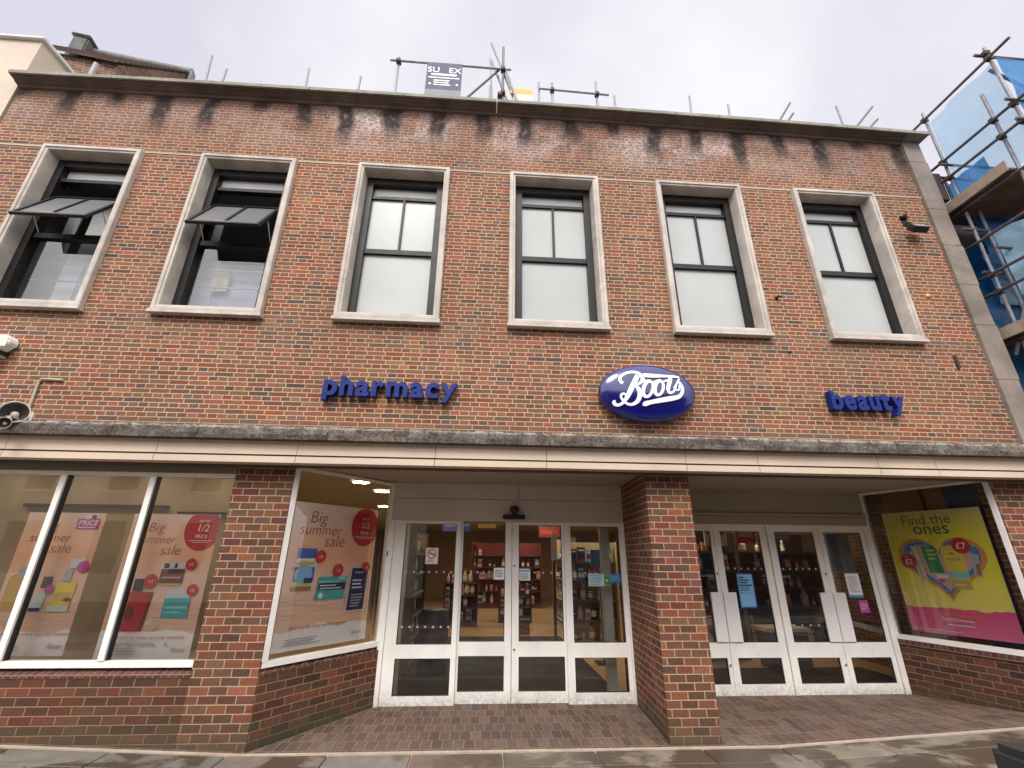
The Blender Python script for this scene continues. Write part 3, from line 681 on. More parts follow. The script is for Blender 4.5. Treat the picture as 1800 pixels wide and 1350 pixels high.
# ---------------- upper windows
def window(x0, kind):
    x1 = x0 + WW; za, zb = WZ0, WZ1; s = MB('stone')
    # surround: moulded ring, profile from the outer edge inwards (d = distance in from the outer edge, y)
    prof = [(0, .03), (0, -.075), (.012, -.085), (.052, -.085), (.058, -.068), (.084, -.064), (.090, -.045), (.105, .125), (.02, .125)]
    def ring(d): return [(x0 + d, za + d * .9), (x1 - d, za + d * .9), (x1 - d, zb - d), (x0 + d, zb - d)]
    n = len(prof); pts = []
    for d, y_ in prof: pts += [(x, y_, z_) for x, z_ in ring(d)]
    fc = [(i * 4 + j, i * 4 + (j + 1) % 4, ((i + 1) % n) * 4 + (j + 1) % 4, ((i + 1) % n) * 4 + j) for i in range(n) for j in range(4)]
    s.add(pts, fc); s.box(x0 - .015, x1 + .015, -.10, -.004, za - .05, za - .002)
    o = s.build('window', SHOP)
    ax, bx, az, bz = x0 + .106, x1 - .106, za + .096, zb - .106
    fr = MB('dark_metal'); gy = .20
    fr.box(ax, ax + .10, .126, .27, az, bz); fr.box(bx - .10, bx, .126, .27, az, bz)
    fr.box(ax + .10, bx - .10, .13, .27, bz - .115, bz); fr.box(ax + .10, bx - .10, .13, .27, az, az + .05)
    fr.box(ax + .10, bx - .10, .165, .26, 7.062, 7.118); fr.box(ax + .10, bx - .10, .155, .26, 6.02, 6.10)
    L0, R0 = ax + .10, bx - .10
    if kind == 0: fr.box((L0 + R0) / 2 - .017, (L0 + R0) / 2 + .017, .17, .24, 6.10, 7.062)
    fo = fr.build('frame', o)
    def pane(a, b, c, d, m_, y_=gy):
        t = MB(m_); t.quad((a, y_, c), (b, y_, c), (b, y_, d), (a, y_, d)); t.build('pane', o, fix=False)
    pane(L0, R0, 7.118, bz - .115, 'top_pane', .235)
    if kind == 0:
        md = (L0 + R0) / 2
        pane(L0, md - .017, 6.10, 7.062, 'frosted_pane'); pane(md + .017, R0, 6.10, 7.062, 'frosted_pane'); pane(L0, R0, az + .05, 6.02, 'frosted_pane')
    else:
        pane(L0, R0, az + .05, 6.02, 'upper_glass')
        # sash swung outwards
        A, B = Vector((0, .21, 6.80)), Vector((0, -.24, 6.10)); d = (B - A); ln = d.length; d.normalize()
        nn = Vector((0, d.z, -d.y)); S = MB('dark_metal')
        S.xf = Matrix(((1, 0, 0, 0), (0, d.y, nn.y, A.y), (0, d.z, nn.z, A.z), (0, 0, 0, 1)))
        S.box(L0 + .005, L0 + .045, 0, ln, -.02, .02); S.box(R0 - .045, R0 - .005, 0, ln, -.02, .02)
        S.box(L0 + .045, R0 - .045, 0, .04, -.02, .02); S.box(L0 + .045, R0 - .045, ln - .045, ln, -.02, .02)
        md = (L0 + R0) / 2; S.box(md - .016, md + .016, .04, ln - .045, -.018, .018)
        so_ = S.build('sash', o)
        for a, b in ((L0 + .045, md - .016), (md + .016, R0 - .045)):
            t = MB('sash_pane'); t.xf = S.xf; t.quad((a, .04, 0), (b, .04, 0), (b, ln - .045, 0), (a, ln - .045, 0)); t.build('pane', o, fix=False)
        for sx in (L0 + .02, R0 - .02):
            t = MB('chrome'); t.path([(sx, .18, 6.12), (sx, -.02, 6.36)], .008); t.build('stay', o)
        t = MB('chrome'); t.xf = S.xf; t.box(md - .10, md + .10, ln - .02, ln - .005, .021, .04); t.build('handle', o)
        for z_ in (5.72, 5.42):
            t = MB('chrome'); t.tube((L0 - .02, .33, z_), (R0 + .02, .33, z_), .013); t.build('guard_rail', o)
    return o
window(WX[0], 1); window(WX[1], 1)
w3 = window(WX[2], 0)
for x in WX[3:]: copy_tree(w3, SHOP, (x - WX[2], 0, 0))

# the room behind the two open windows
rm = MB('room_grey', 'room_white')
rx0, rx1, ry0, ry1, rz0, rz1 = -7.35, -2.75, .43, 3.6, 4.6, 7.75
rm.quad((rx0, ry1, rz0), (rx1, ry1, rz0), (rx1, ry1, rz1), (rx0, ry1, rz1), 'room_grey'); rm.quad((rx0, ry0, rz0), (rx0, ry1, rz0), (rx0, ry1, rz1), (rx0, ry0, rz1), 'room_grey')
rm.quad((rx1, ry0, rz0), (rx1, ry1, rz0), (rx1, ry1, rz1), (rx1, ry0, rz1), 'room_grey'); rm.quad((rx0, ry0, rz0), (rx1, ry0, rz0), (rx1, ry1, rz0), (rx0, ry1, rz0), 'room_grey')
rm.quad((rx0, ry0, rz1), (rx1, ry0, rz1), (rx1, ry1, rz1), (rx0, ry1, rz1), 'room_grey')
rm.build('room_interior', SHOP, fix=False)
for nm, (a, b, c, d, e, f_), mt in (('reflection_panel', (-6.80, -6.42, .50, .52, 4.75, 5.98), 'shop_wall'), ('reflection_panel', (-6.418, -6.14, .49, .53, 4.75, 5.99), 'room_white'), ('reflection_panel', (-6.138, -5.40, .50, .52, 4.75, 5.97), 'reflection_blue'),
                                    ('reflection_panel', (-4.55, -4.22, .50, .52, 4.75, 5.99), 'blind_reflection_pale'), ('reflection_panel', (-4.218, -3.20, .51, .53, 4.75, 5.95), 'reflection_lavender'),
                                    ('blind_strip', (-6.76, -6.58, .60, .62, 6.0, 7.1), 'blind_reflection_pale'), ('blind_strip', (-6.42, -6.16, .60, .62, 6.0, 7.1), 'room_white'), ('blind_strip', (-4.50, -4.38, .55, .57, 6.0, 7.1), 'blind_reflection_pale'), ('blind_strip', (-3.42, -3.36, .34, .36, 4.95, 7.0), 'room_white')):
    t = MB(mt); t.box(a, b, c, d, e, f_); t.build(nm, SHOP)  # low panels are added to give the lower panes a reflected sky tone
t = MB('pr_cream', 'pr_green'); t.box(-4.22, -3.98, .42, .44, 5.42, 5.74, 'pr_cream'); t.box(-4.15, -4.07, .412, .419, 5.50, 5.66, 'pr_lime')
tag(t.build('notice_card'), 'white card with green marks standing inside the second upper window', 'notice')

# ---------------- shop interior shell
fl = MB('shop_floor'); fl.prismz([(-9, .35), (-2.6, .35), (-1.38, 1.74), (9, 1.76), (9, 18), (-9, 18)], -.02, .035); fl.build('interior_floor', SHOP)
ce = MB('shop_ceiling'); ce.prismz([(-9, .35), (-2.6, .35), (-1.38, 1.46), (1.9, 1.46), (2.4, 1.74), (9, 1.74), (9, 18), (-9, 18)], 3.0, 3.06); ce.build('interior_ceiling', SHOP)
iw = MB('shop_wall'); iw.box(-9.2, -9, .3, 18, -.02, 3.2); iw.box(9, 9.2, .3, 18, -.02, 3.2); iw.box(-9, 9, 17.8, 17.98, .04, 3.0); iw.build('interior_wall', SHOP)
for a, b in ((-2.2, 2.43), (-2.07, 3.55), (-.9, 5.0), (1.2, 5.0), (3.3, 4.4), (5.6, 4.4), (7.6, 4.4), (-.9, 8.5), (1.6, 8.5), (4.4, 8.5), (7, 8.5), (-.9, 12.5), (1.6, 12.5), (4.5, 12.5), (-2.6, 6.5), (8.2, 2.6), (-6.6, .78), (-5.7, .78), (-4.8, .78), (-3.9, .78)):
    t = MB('white_frame', 'lamp_glow'); t.lathe((a, b, 2.998), (0, 0, -1), [(0, .17), (.02, .17), (.02, .14), (.012, .14)], 'white_frame', 20); lm = 'fill_glow' if a < -3.2 and b < 1 else 'lamp_glow'
    t.add([(a + .14 * math.cos(i * math.pi / 10), b + .14 * math.sin(i * math.pi / 10), 2.985) for i in range(20)], [tuple(range(19, -1, -1))], lm); t.build('downlight_and_fill', SHOP, fix=False)  # the soft row over the left display is added fill, out of view
t = MB('backdrop_brown', 'shop_wall'); t.box(-9, -3.25, 1.30, 1.36, .64, 2.99, 'backdrop_brown'); t.box(-9, -3.05, .29, 1.30, .60, .66, 'shop_wall'); t.build('window_backdrop', SHOP)
t = MB('shelf_dark'); t.box(-6.4, -4.5, 1.24, 1.29, 2.40, 2.44); t.box(-4.35, -3.3, 1.24, 1.29, 2.33, 2.36); t.box(-4.55, -4.25, 1.24, 1.29, .7, 2.30); t.build('backdrop_trim', SHOP)
t = MB('sky_blue_sheet_board'); t.xf = XRm; t.box(1.02, rL - .05, .22, .25, .76, 2.80)
for i in range(9): t.box(1.49, 1.52 + .02 * (i % 3), .214, .22, 1.3 + i * .13, 1.35 + i * .13, 'pr_pale')
t.mats[0] = 'pr_navy'; t.build('display_board', SHOP)
t = MB('backdrop_brown', 'shelf_dark'); t.xf = XRm; t.box(.05, 1.0, .45, .49, .76, 2.98, 'pr_wood'); t.box(.62, .66, .42, .449, 2.3, 2.95, 'shelf_dark'); t.build('window_backdrop', SHOP)

# ================================================================== SIGNS ON THE FACADE
def letters(body, x0, x1, zb, xh, label):
    e = empty('shop_sign', ((x0 + x1) / 2, -.06, zb), label, 'sign', 'blue lettering on the brick facade')
    adv = []; geo = []
    x = 0
    for c in body:
        v, f = text_geo(c, 1.0, .036, 0, .0)
        xa, xb = min(p[0] for p in v), max(p[0] for p in v); geo.append((v, f, x - xa)); x += xb - xa + .075
    tot = x - .075; k = (x1 - x0) / tot
    xhu = max(p[1] for p in text_geo('x', 1.0, .036)[0])
    for v, f, dx in geo:
        t = MB('sign_blue'); pts = []
        for p in v:
            yy = p[1]
            z = zb + (yy / xhu * xh if 0 <= yy <= xhu else (xh + (yy - xhu) / xhu * xh * .62 if yy > xhu else yy / xhu * xh * .62))
            pts.append((x0 + (p[0] + dx) * k, z))
        n = len(pts)
        # outline edges to wall the letter
        cnt = {}
        for fc in f:
            for a, b in zip(fc, fc[1:] + fc[:1]): cnt[(a, b)] = cnt.get((a, b), 0) + 1
        bd = [(a, b) for (a, b) in cnt if (b, a) not in cnt]
        t.add([(x_, -.11, z_) for x_, z_ in pts] + [(x_, -.015, z_) for x_, z_ in pts], [tuple(fc) for fc in f] + [tuple(n + i for i in reversed(fc)) for fc in f] + [(a, n + a, n + b, b) for a, b in bd])
        t.build('letter', e)
    return e
letters('pharmacy', -2.165, -.485, 3.685, .195, 'blue raised lettering reading pharmacy on the brick left of the oval')
letters('beauty', 4.535, 5.575, 3.695, .195, 'blue raised lettering reading beauty on the brick right of the oval')

OC = Vector((1.995, 0, 3.825)); OA, OB = .64, .392
OV = empty('oval_sign', (OC.x, -.1, OC.z - OB), 'glossy dark blue oval sign with white script lettering', 'sign')
def dome(x, z):      # y of the pillow front at local x,z
    r2 = min(1.0, (x / OA) ** 2 + (z / OB) ** 2); return -.13 - .10 * (1 - r2) ** .5
t = MB('oval_blue'); N = 64; rings = [1.0, .985, .95, .88, .78, .65, .5, .33, .16]
pts = [(OC.x + OA * .96 * math.cos(2 * math.pi * i / N), -.01, OC.z + OB * .95 * math.sin(2 * math.pi * i / N)) for i in range(N)]
pts += [(OC.x + OA * math.cos(2 * math.pi * i / N), -.06, OC.z + OB * math.sin(2 * math.pi * i / N)) for i in range(N)]
for r in rings: pts += [(OC.x + OA * r * math.cos(2 * math.pi * i / N), dome(OA * r * math.cos(2 * math.pi * i / N), OB * r * math.sin(2 * math.pi * i / N)), OC.z + OB * r * math.sin(2 * math.pi * i / N)) for i in range(N)]
pts.append((OC.x, dome(0, 0), OC.z)); nr = len(rings) + 2
t.add(pts, [(j * N + i, j * N + (i + 1) % N, (j + 1) * N + (i + 1) % N, (j + 1) * N + i) for j in range(nr - 1) for i in range(N)] + [((nr - 1) * N + i, (nr - 1) * N + (i + 1) % N, nr * N) for i in range(N)], None, True)
t.build('panel', OV)
def cat(pts, k=6):
    P = [pts[0]] + pts + [pts[-1]]; o = []
    for i in range(1, len(P) - 2):
        for s in range(k):
            u_ = s / k; o.append(tuple(.5 * ((2 * P[i][c]) + (-P[i - 1][c] + P[i + 1][c]) * u_ + (2 * P[i - 1][c] - 5 * P[i][c] + 4 * P[i + 1][c] - P[i + 2][c]) * u_ ** 2 + (-P[i - 1][c] + 3 * P[i][c] - 3 * P[i + 1][c] + P[i + 2][c]) * u_ ** 3) for c in range(3)))
    o.append(pts[-1]); return o
lt = MB('lettering_white'); LAY = [0]
def lg(px, py): return ((px - 880) * .000852, (525 - py) * .00092)
def stroke(pts, rawmode=False):
    LAY[0] += 1; off = -.004 - .0012 * LAY[0]
    c = pts if rawmode else cat([(*lg(a, b), w_ * .00085 / 2) for a, b, w_ in pts])
    Lf, Rt = [], []
    for i, (x, z, w_) in enumerate(c):
        a = c[max(0, i - 1)]; b = c[min(len(c) - 1, i + 1)]; dx, dz = b[0] - a[0], b[1] - a[1]; l = math.hypot(dx, dz) or 1
        Lf.append((x - dz / l * w_, z + dx / l * w_)); Rt.append((x + dz / l * w_, z - dx / l * w_))
    n = len(c); P = []
    for S_ in (Lf, Rt): P += [(OC.x + x, dome(x, z) + off, OC.z + z) for x, z in S_]
    for S_ in (Lf, Rt): P += [(OC.x + x, dome(x, z) - .001, OC.z + z) for x, z in S_]
    F = []
    for i in range(n - 1): F += [(i, n + i, n + i + 1, i + 1), (i, i + 1, 2 * n + i + 1, 2 * n + i), (n + i + 1, n + i, 3 * n + i, 3 * n + i + 1)]
    lt.add(P, F)
# capital B: upper swash, stem, bowls, lower curl
stroke([(475, 425, 60), (445, 395, 50), (440, 345, 46), (480, 295, 44), (560, 255, 44), (650, 243, 46), (730, 262, 54), (780, 310, 62), (785, 360, 60), (750, 410, 48), (690, 442, 36), (640, 452, 30)])
stroke([(715, 300, 70), (680, 360, 74), (630, 440, 74), (585, 520, 74), (540, 600, 70), (500, 660, 56), (450, 715, 46), (390, 742, 46), (340, 730, 50), (325, 700, 54), (350, 690, 44)])
stroke([(640, 455, 34), (690, 490, 56), (715, 550, 66), (710, 620, 68), (670, 690, 60), (600, 732, 44), (530, 730, 38), (470, 690, 36), (432, 635, 36), (445, 590, 36), (485, 585, 34), (510, 610, 28)])
stroke([(700, 440, 26), (760, 405, 28), (815, 385, 30), (860, 380, 30)])
def oval_stroke(cx, cy, a, b, sh, wd):
    p = []
    for i in range(15):
        t_ = 2 * math.pi * i / 14 + 1.2; x = a * math.cos(t_); y_ = -b * math.sin(t_)
        p.append((cx + x - y_ * sh, cy + y_, wd * (1.15 if math.cos(t_) < 0 else .95)))
    stroke(p)
oval_stroke(850, 505, 72, 118, .32, 46)
stroke([(935, 425, 30), (965, 395, 28), (1010, 378, 30)])
oval_stroke(1022, 485, 64, 108, .28, 46)
stroke([(1080, 405, 28), (1110, 385, 28), (1150, 370, 32), (1195, 362, 36)])
stroke([(1235, 300, 56), (1210, 370, 60), (1180, 440, 60), (1160, 510, 54), (1175, 550, 44), (1215, 548, 34), (1255, 520, 30), (1285, 470, 28), (1300, 430, 26)])
stroke([(1370, 320, 26), (1335, 380, 30), (1290, 440, 28), (1260, 480, 26), (1290, 505, 26), (1330, 500, 26), (1350, 470, 24), (1345, 430, 26)])
stroke([(1345, 365, 24), (1375, 410, 44), (1395, 470, 50), (1385, 530, 50), (1350, 580, 54), (1300, 612, 64), (1180, 640, 74), (1000, 675, 70), (860, 705, 62), (785, 730, 76), (772, 760, 34)])
stroke([(795, 290, 52), (840, 300, 66), (960, 303, 64), (1100, 300, 46), (1230, 297, 36), (1300, 298, 36), (1372, 297, 20)])
lt.build('lettering', OV)

# ================================================================== SMALL FIXINGS ON THE FACADE
H1 = empty('horn_speaker', (-5.42, -.30, 3.20), 'large grey horn loudspeaker with wide oval mouth on the wall above the ledge', 'loudspeaker', 'horn loudspeakers')
def horn(e, o, ax, r, ln):
    t = MB('horn_paint'); t.lathe(o, ax, [(0, r * .16), (ln * .25, r * .2), (ln * .6, r * .42), (ln * .85, r * .78), (ln, r), (ln + .012, r * 1.04), (ln + .012, r * .97), (ln * .97, r * .93)], None, 28); t.build('bell', e)
    t = MB('horn_dark'); t.lathe(o, ax, [(ln * .96, r * .93), (ln * .8, r * .66), (ln * .55, r * .36), (ln * .5, .001)], None, 28); t.build('throat', e)
    t = MB('horn_paint'); a = Vector(ax).normalized(); t.lathe(Vector(o) + a * ln * .48, ax, [(0, r * .3), (ln * .22, r * .3), (ln * .3, r * .2), (ln * .32, .001)], None, 20); t.build('driver_cone', e)
    t = MB('horn_paint'); t.lathe(Vector(o) - a * .10, ax, [(0, .001), (0, r * .28), (.10, r * .30), (.12, r * .16)], None, 20); t.build('driver', e)
horn(H1, (-5.52, -.19, 3.235), (.58, -.74, .16), .125, .23)
t = MB('horn_paint'); t.box(-5.60, -5.55, -.20, .0, 3.30, 3.325); t.box(-5.64, -5.52, -.012, .0, 3.25, 3.38); t.box(-5.60, -5.50, -.21, -.17, 3.24, 3.30); t.build('bracket', H1)
t = MB('conduit_paint'); t.path([(-5.575, -.10, 3.34), (-5.58, -.03, 3.40), (-5.60, -.022, 3.76), (-5.575, -.022, 3.805), (-5.33, -.022, 3.80)], .015, None, 10); tag(t.build('conduit'), 'thin cream cable conduit climbing the brick from the large horn loudspeaker', 'conduit')
H2 = empty('horn_speaker', (-5.52, -.33, 3.06), 'small grey horn loudspeaker tucked under the larger horn beside the ledge', 'loudspeaker', 'horn loudspeakers')
horn(H2, (-5.40, -.37, 3.125), (.50, -.8, -.05), .062, .13)
t = MB('horn_paint'); t.box(-5.425, -5.395, -.375, -.345, 3.13, 3.23); t.box(-5.47, -5.395, -.36, -.28, 3.215, 3.235); t.build('bracket', H2)
BB = empty('alarm_box', (-6.21, -.05, 4.10), 'white octagonal alarm box at the left edge of the brick facade', 'alarm box')
t = MB('alarm_white'); cx, cz = -6.21, 4.22
oct_ = [(-.22, -.02), (-.17, -.09), (.10, -.09), (.20, 0), (.20, .05), (.16, .11), (-.17, .11), (-.22, .06)]
t.add([(cx + a, -.15, cz + b) for a, b in oct_] + [(cx + a, -.02, cz + b) for a, b in oct_], [tuple(range(8)), tuple(range(15, 7, -1))] + [(i, 8 + i, 8 + (i + 1) % 8, (i + 1) % 8) for i in range(8)]); t.build('cover', BB, bevel=.012)
t = MB('black_plastic'); t.box(cx - .16, cx + .12, -.13, .0, cz - .125, cz - .092); t.build('base', BB)
t = MB('alarm_green'); t.box(cx + .115, cx + .185, -.156, -.1505, cz - .045, cz + .085); t.build('side_lens', BB)
DC = empty('dome_camera', (-6.14, -.06, 4.02), 'small round cream dome fixed under the white alarm box', 'camera')
t = MB('horn_paint'); t.ball((-6.14, -.09, 4.035), .04, None, 16); t.build('dome', DC); t = MB('horn_paint'); t.box(-6.16, -6.12, -.09, .0, 4.06, 4.09); t.build('bracket', DC)
FLD = empty('floodlight', (6.70, -.1, 6.72), 'small grey floodlight on a bracket between the right-hand window and the stone quoin', 'floodlight')
t = MB('black_plastic'); t.xf = Matrix.Translation((6.72, -.14, 6.78)) @ Matrix.Rotation(R(-35), 4, 'X'); t.box(-.12, .12, -.05, .05, -.08, .08); t.build('housing', FLD, bevel=.01)
t2 = MB('galvanised'); t2.xf = t.xf; t2.box(-.10, .10, -.055, -.051, -.06, .06); t2.build('lens', FLD)
t = MB('dark_metal'); t.path([(6.70, -.005, 6.98), (6.70, -.08, 6.95), (6.70, -.11, 6.84)], .012); t.box(6.65, 6.75, -.01, 0, 6.93, 7.05); t.build('bracket', FLD)
t = MB('dark_metal'); t.path([(6.64, -.004, 7.12), (6.68, -.07, 7.10), (6.72, -.06, 7.17)], .014); t.box(6.63, 6.74, -.05, 0, 7.07, 7.11)
tag(t.build('wall_bracket'), 'rusty bent iron bracket on the brick above the floodlight', 'bracket')
t = MB('dark_metal'); t.path([(4.17, -.002, 5.44), (4.17, -.06, 5.45), (4.20, -.08, 5.42)], .014); t.lathe((4.17, 0, 5.45), (0, -1, 0), [(0, .03), (.01, .03), (.012, .001)], None, 12)
tag(t.build('wall_hook'), 'black iron hook in the brick between the two right-hand upper windows', 'hook')
t = MB('dark_metal'); t.path([(4.17, -.002, 4.55), (4.17, -.04, 4.55), (4.18, -.05, 4.53)], .010)
tag(t.build('wall_hook'), 'tiny dark hook in the brick just under the sills left of the right-hand window', 'hook')
t = MB('pr_gold'); t.lathe((6.62, 0, 5.60), (0, -1, 0), [(0, .035), (.02, .035), (.028, .001)], None, 14)
tag(t.build('wall_plug'), 'round yellow plug in the brick right of the right-hand upper window', 'plug')
t = MB('maroon_wall'); t.box(6.66, 6.70, -.025, 0, 4.40, 4.60); tag(t.build('junction_box'), 'slim dark junction box on the brick near the stone quoin', 'junction box')
CT = empty('cctv_camera', (.35, 1.22, 2.36), 'black camera and sensor bar above the central sliding doors', 'camera')
t = MB('black_plastic'); t.box(.19, .51, 1.20, 1.285, 2.318, 2.378); t.build('sensor_bar', CT, bevel=.01)
t = MB('black_plastic'); t.lathe((.355, 1.23, 2.47), (0, -.25, -1), [(-.01, .001), (-.01, .065), (.03, .065), (.06, .045), (.075, .001)], None, 18); t.build('dome', CT)
t = MB('black_plastic'); t.box(.335, .375, 1.22, 1.284, 2.38, 2.45); t.build('bracket', CT)

# ================================================================== POSTERS AND NOTICES
class Poster:
    """flat printed sheet: local u to the right, v up; layers stacked 0.6 mm apart"""
    def __init__(s, O, u, w_, h, paper, th=.004):
        s.O, s.u, s.w, s.h = Vector(O), Vector(u).normalized(), w_, h; s.n = Vector((s.u.y, -s.u.x, 0)); s.mb = MB(paper); s.k = 0
        c = [s.P(0, 0, 0), s.P(1, 0, 0), s.P(1, 1, 0), s.P(0, 1, 0)]; b = [p - s.n * th for p in c]
        s.mb.add(c + b, [(0, 1, 2, 3), (7, 6, 5, 4), (0, 4, 5, 1), (1, 5, 6, 2), (2, 6, 7, 3), (3, 7, 4, 0)])
    def P(s, a, b, lay): return s.O + s.u * (a * s.w) + Vector((0, 0, b * s.h)) + s.n * (lay * .0006)
    def poly(s, pts, mat): s.k += 1; s.mb.add([s.P(min(.998, max(.002, a)), min(.998, max(.002, b)), s.k) for a, b in pts], [tuple(range(len(pts)))], mat)
    def rect(s, a0, a1, b0, b1, mat, sl=0.0): s.poly([(a0, b0), (a1, b0), (a1 + sl, b1), (a0 + sl, b1)], mat)
    def disc(s, a, b, r, mat, asp=1.0): s.poly([(a + r * math.cos(t * math.pi / 14), b + r * asp * s.w / s.h * math.sin(t * math.pi / 14)) for t in range(28)], mat)
    def text(s, body, a, b, size, mat, bold=0.0, shear=0.0, align='LEFT', space=1.0):
        s.k += 1; v, f = text_geo(body, 1.0, bold, shear, 0.0, align, space)
        s.mb.add([s.P(a + x[0] * size / s.w, b + x[1] * size / s.h, s.k) for x in v], f, mat)
    def lines(s, a0, a1, b0, b1, n, mat, seed=1):
        r_ = random.Random(seed)
        for i in range(n):
            bb = b1 - (b1 - b0) * (i + .5) / n; hh = (b1 - b0) / n * .22; s.rect(a0, a0 + (a1 - a0) * r_.uniform(.7, 1), bb - hh, bb + hh, mat)
    def build(s, name, label, cat_, group=None): return tag(s.mb.build(name, fix=False), label, cat_, group)

def headline(p, k=1.0, dx=0.0):
    p.text('Big', .20 + dx, .865, .155, 'pr_ink', -.012, .12); p.text('summer', .10 + dx, .782, .135, 'pr_ink', -.012, .12); p.text('sale', .40 + dx, .700, .155, 'pr_ink', -.012, .12)
def half_badge(p, a=.83, b=.885, r=.21):
    p.disc(a, b, r, 'pr_red', 1.12); p.text('UP TO', a, b + .055, .042, 'pr_white', .004, 0, 'CENTER'); p.text('1/2', a, b - .012, .115, 'pr_white', .004, .1, 'CENTER'); p.text('PRICE', a, b - .062, .055, 'pr_white', .004, 0, 'CENTER')
    p.rect(a - .13, a + .13, b - .082, b - .078, 'pr_white'); p.rect(a - .09, a + .09, b - .094, b - .091, 'pr_white')
def foot(p, seed=3):
    p.text('With you for every summer moment', .12, .133, .052, 'pr_ink', 0, 0); p.lines(.10, .5, .03, .08, 3, 'pr_silver', seed); p.text('Boots', .80, .052, .062, 'pr_grey', .004, .2)
def spot(p, a, b, r=.062, m='pr_red', s_='1/2'):
    p.disc(a, b, r, m); p.text(s_, a, b - .011, .042, 'pr_white', .006, 0, 'CENTER')
def dunes(p):
    for i in range(7):
        b0 = .185 + i * .022; w1 = [(x / 10, b0 + .012 * math.sin(x * .9 + i * 1.7) + .004) for x in range(11)]
        p.poly(w1 + [(a, b + .005) for a, b in reversed(w1)], 'pr_sand' if i % 2 else 'pr_pinkpale')
G_P = 'sale posters in the shop windows'
# second left bay: red bottle, cream jar, teal jar
p = Poster((-4.24, .30, .735), (1, 0, 0), .99, 1.515, 'paper_peach'); dunes(p); headline(p); half_badge(p)
p.rect(.10, .43, .18, .44, 'pr_red', .03); p.rect(.395, .43, .19, .43, 'pr_brown', .03); p.rect(.22, .33, .445, .53, 'pr_dark'); p.disc(.25, .30, .05, 'pr_brown', 1.4)
p.rect(.48, .74, .50, .60, 'pr_brown'); p.rect(.48, .74, .60, .645, 'pr_pale'); p.rect(.49, .73, .485, .50, 'pr_gold'); p.rect(.50, .56, .605, .64, 'pr_dark'); p.rect(.62, .65, .605, .64, 'pr_dark'); p.rect(.50, .72, .535, .545, 'pr_pinkpale')
p.rect(.60, .88, .27, .40, 'pr_teal'); p.rect(.61, .87, .40, .46, 'pr_pale'); p.rect(.62, .86, .33, .345, 'pr_aqua'); p.rect(.62, .80, .30, .31, 'pr_aqua'); p.disc(.50, .24, .05, 'pr_cream', .7); p.disc(.55, .215, .05, 'pr_sand', .7)
spot(p, .80, .635); spot(p, .40, .515, .075); spot(p, .88, .455)
foot(p); p.lines(.15, .75, .09, .12, 1, 'pr_silver', 8)
for i in range(5): p.disc(.22 + i * .13, .098, .018, 'pr_silver')
p.build('window_poster', 'peach sale poster with a big red bottle just left of the brick pillar', 'poster', G_P)
# first left bay: pink price label, perfume bottles
p = Poster((-5.42, .30, .775), (1, 0, 0), .86, 1.475, 'paper_peach'); dunes(p); headline(p, 1, .02)
p.rect(.66, .95, .875, .955, 'pr_mag'); p.text('PRICE', .805, .905, .085, 'pr_white', .012, .1, 'CENTER'); p.lines(.69, .92, .882, .897, 1, 'pr_white', 2); p.disc(.78, .968, .05, 'pr_white', .6); p.disc(.86, .97, .03, 'pr_dkgreen', .8)
p.rect(.06, .30, .30, .50, 'pr_gold'); p.disc(.18, .50, .12, 'pr_gold', .8); p.rect(.15, .23, .52, .60, 'pr_silver'); spot(p, .27, .55, .05, 'pr_mag', '')
p.rect(.42, .56, .29, .42, 'pr_pale', .02); p.rect(.42, .56, .29, .315, 'pr_navy'); p.rect(.48, .60, .45, .53, 'pr_dark'); spot(p, .60, .44, .06, 'pr_mag', '')
p.rect(.66, .90, .33, .49, 'pr_yellow', .02); p.rect(.67, .88, .36, .42, 'pr_gold', .01); p.rect(.64, .90, .29, .33, 'pr_pale'); p.rect(.72, .82, .50, .58, 'pr_silver'); p.rect(.76, .93, .59, .66, 'pr_pale'); p.disc(.86, .37, .05, 'pr_brown', .5); spot(p, .93, .60, .075, 'pr_mag', '')
foot(p, 5)
p.build('window_poster', 'faded peach sale poster with magenta price label and perfume bottles in the far left bay', 'poster', G_P)
# left splayed bay
po = la + lu * .135 - ln_ * .10
p = Poster((po.x, po.y, .80), lu, 1.275, 1.615, 'paper_peach'); dunes(p)
p.text('Big', .17, .855, .205, 'pr_ink', -.010, .12); p.text('summer', .08, .770, .18, 'pr_ink', -.010, .12); p.text('sale', .36, .685, .205, 'pr_ink', -.010, .12)
half_badge(p, .84, .85, .175)
p.rect(.10, .30, .60, .67, 'pr_blue'); p.rect(.11, .29, .585, .60, 'pr_white'); p.rect(.08, .30, .38, .585, 'pr_cream', .01); p.rect(.09, .30, .44, .54, 'pr_blue'); p.disc(.19, .49, .09, 'pr_lightblue', .9); p.rect(.20, .29, .43, .465, 'pr_navy'); p.rect(.08, .29, .38, .41, 'pr_wood'); p.rect(.10, .28, .415, .43, 'pr_lime'); p.rect(.09, .29, .552, .575, 'pr_gold')
p.rect(.34, .66, .31, .47, 'pr_teal', .02); p.rect(.36, .67, .375, .425, 'pr_navy', .005); p.rect(.36, .60, .43, .44, 'pr_aqua'); p.rect(.38, .62, .385, .392, 'pr_white'); p.rect(.38, .56, .405, .412, 'pr_white'); p.disc(.40, .34, .025, 'pr_white'); p.rect(.58, .66, .445, .47, 'pr_aqua')
p.rect(.70, .925, .215, .535, 'pr_white', .02); p.rect(.712, .92, .22, .53, 'pr_navy', .02); p.lines(.75, .90, .37, .45, 3, 'pr_white', 4); p.lines(.75, .90, .24, .34, 5, 'pr_silver', 6); p.rect(.77, .87, .49, .50, 'pr_silver')
spot(p, .34, .615, .058); spot(p, .56, .515, .058); spot(p, .90, .535, .048)
foot(p, 7)
p.build('window_poster', 'peach sale poster with teal box and navy carton in the angled bay', 'poster', G_P)
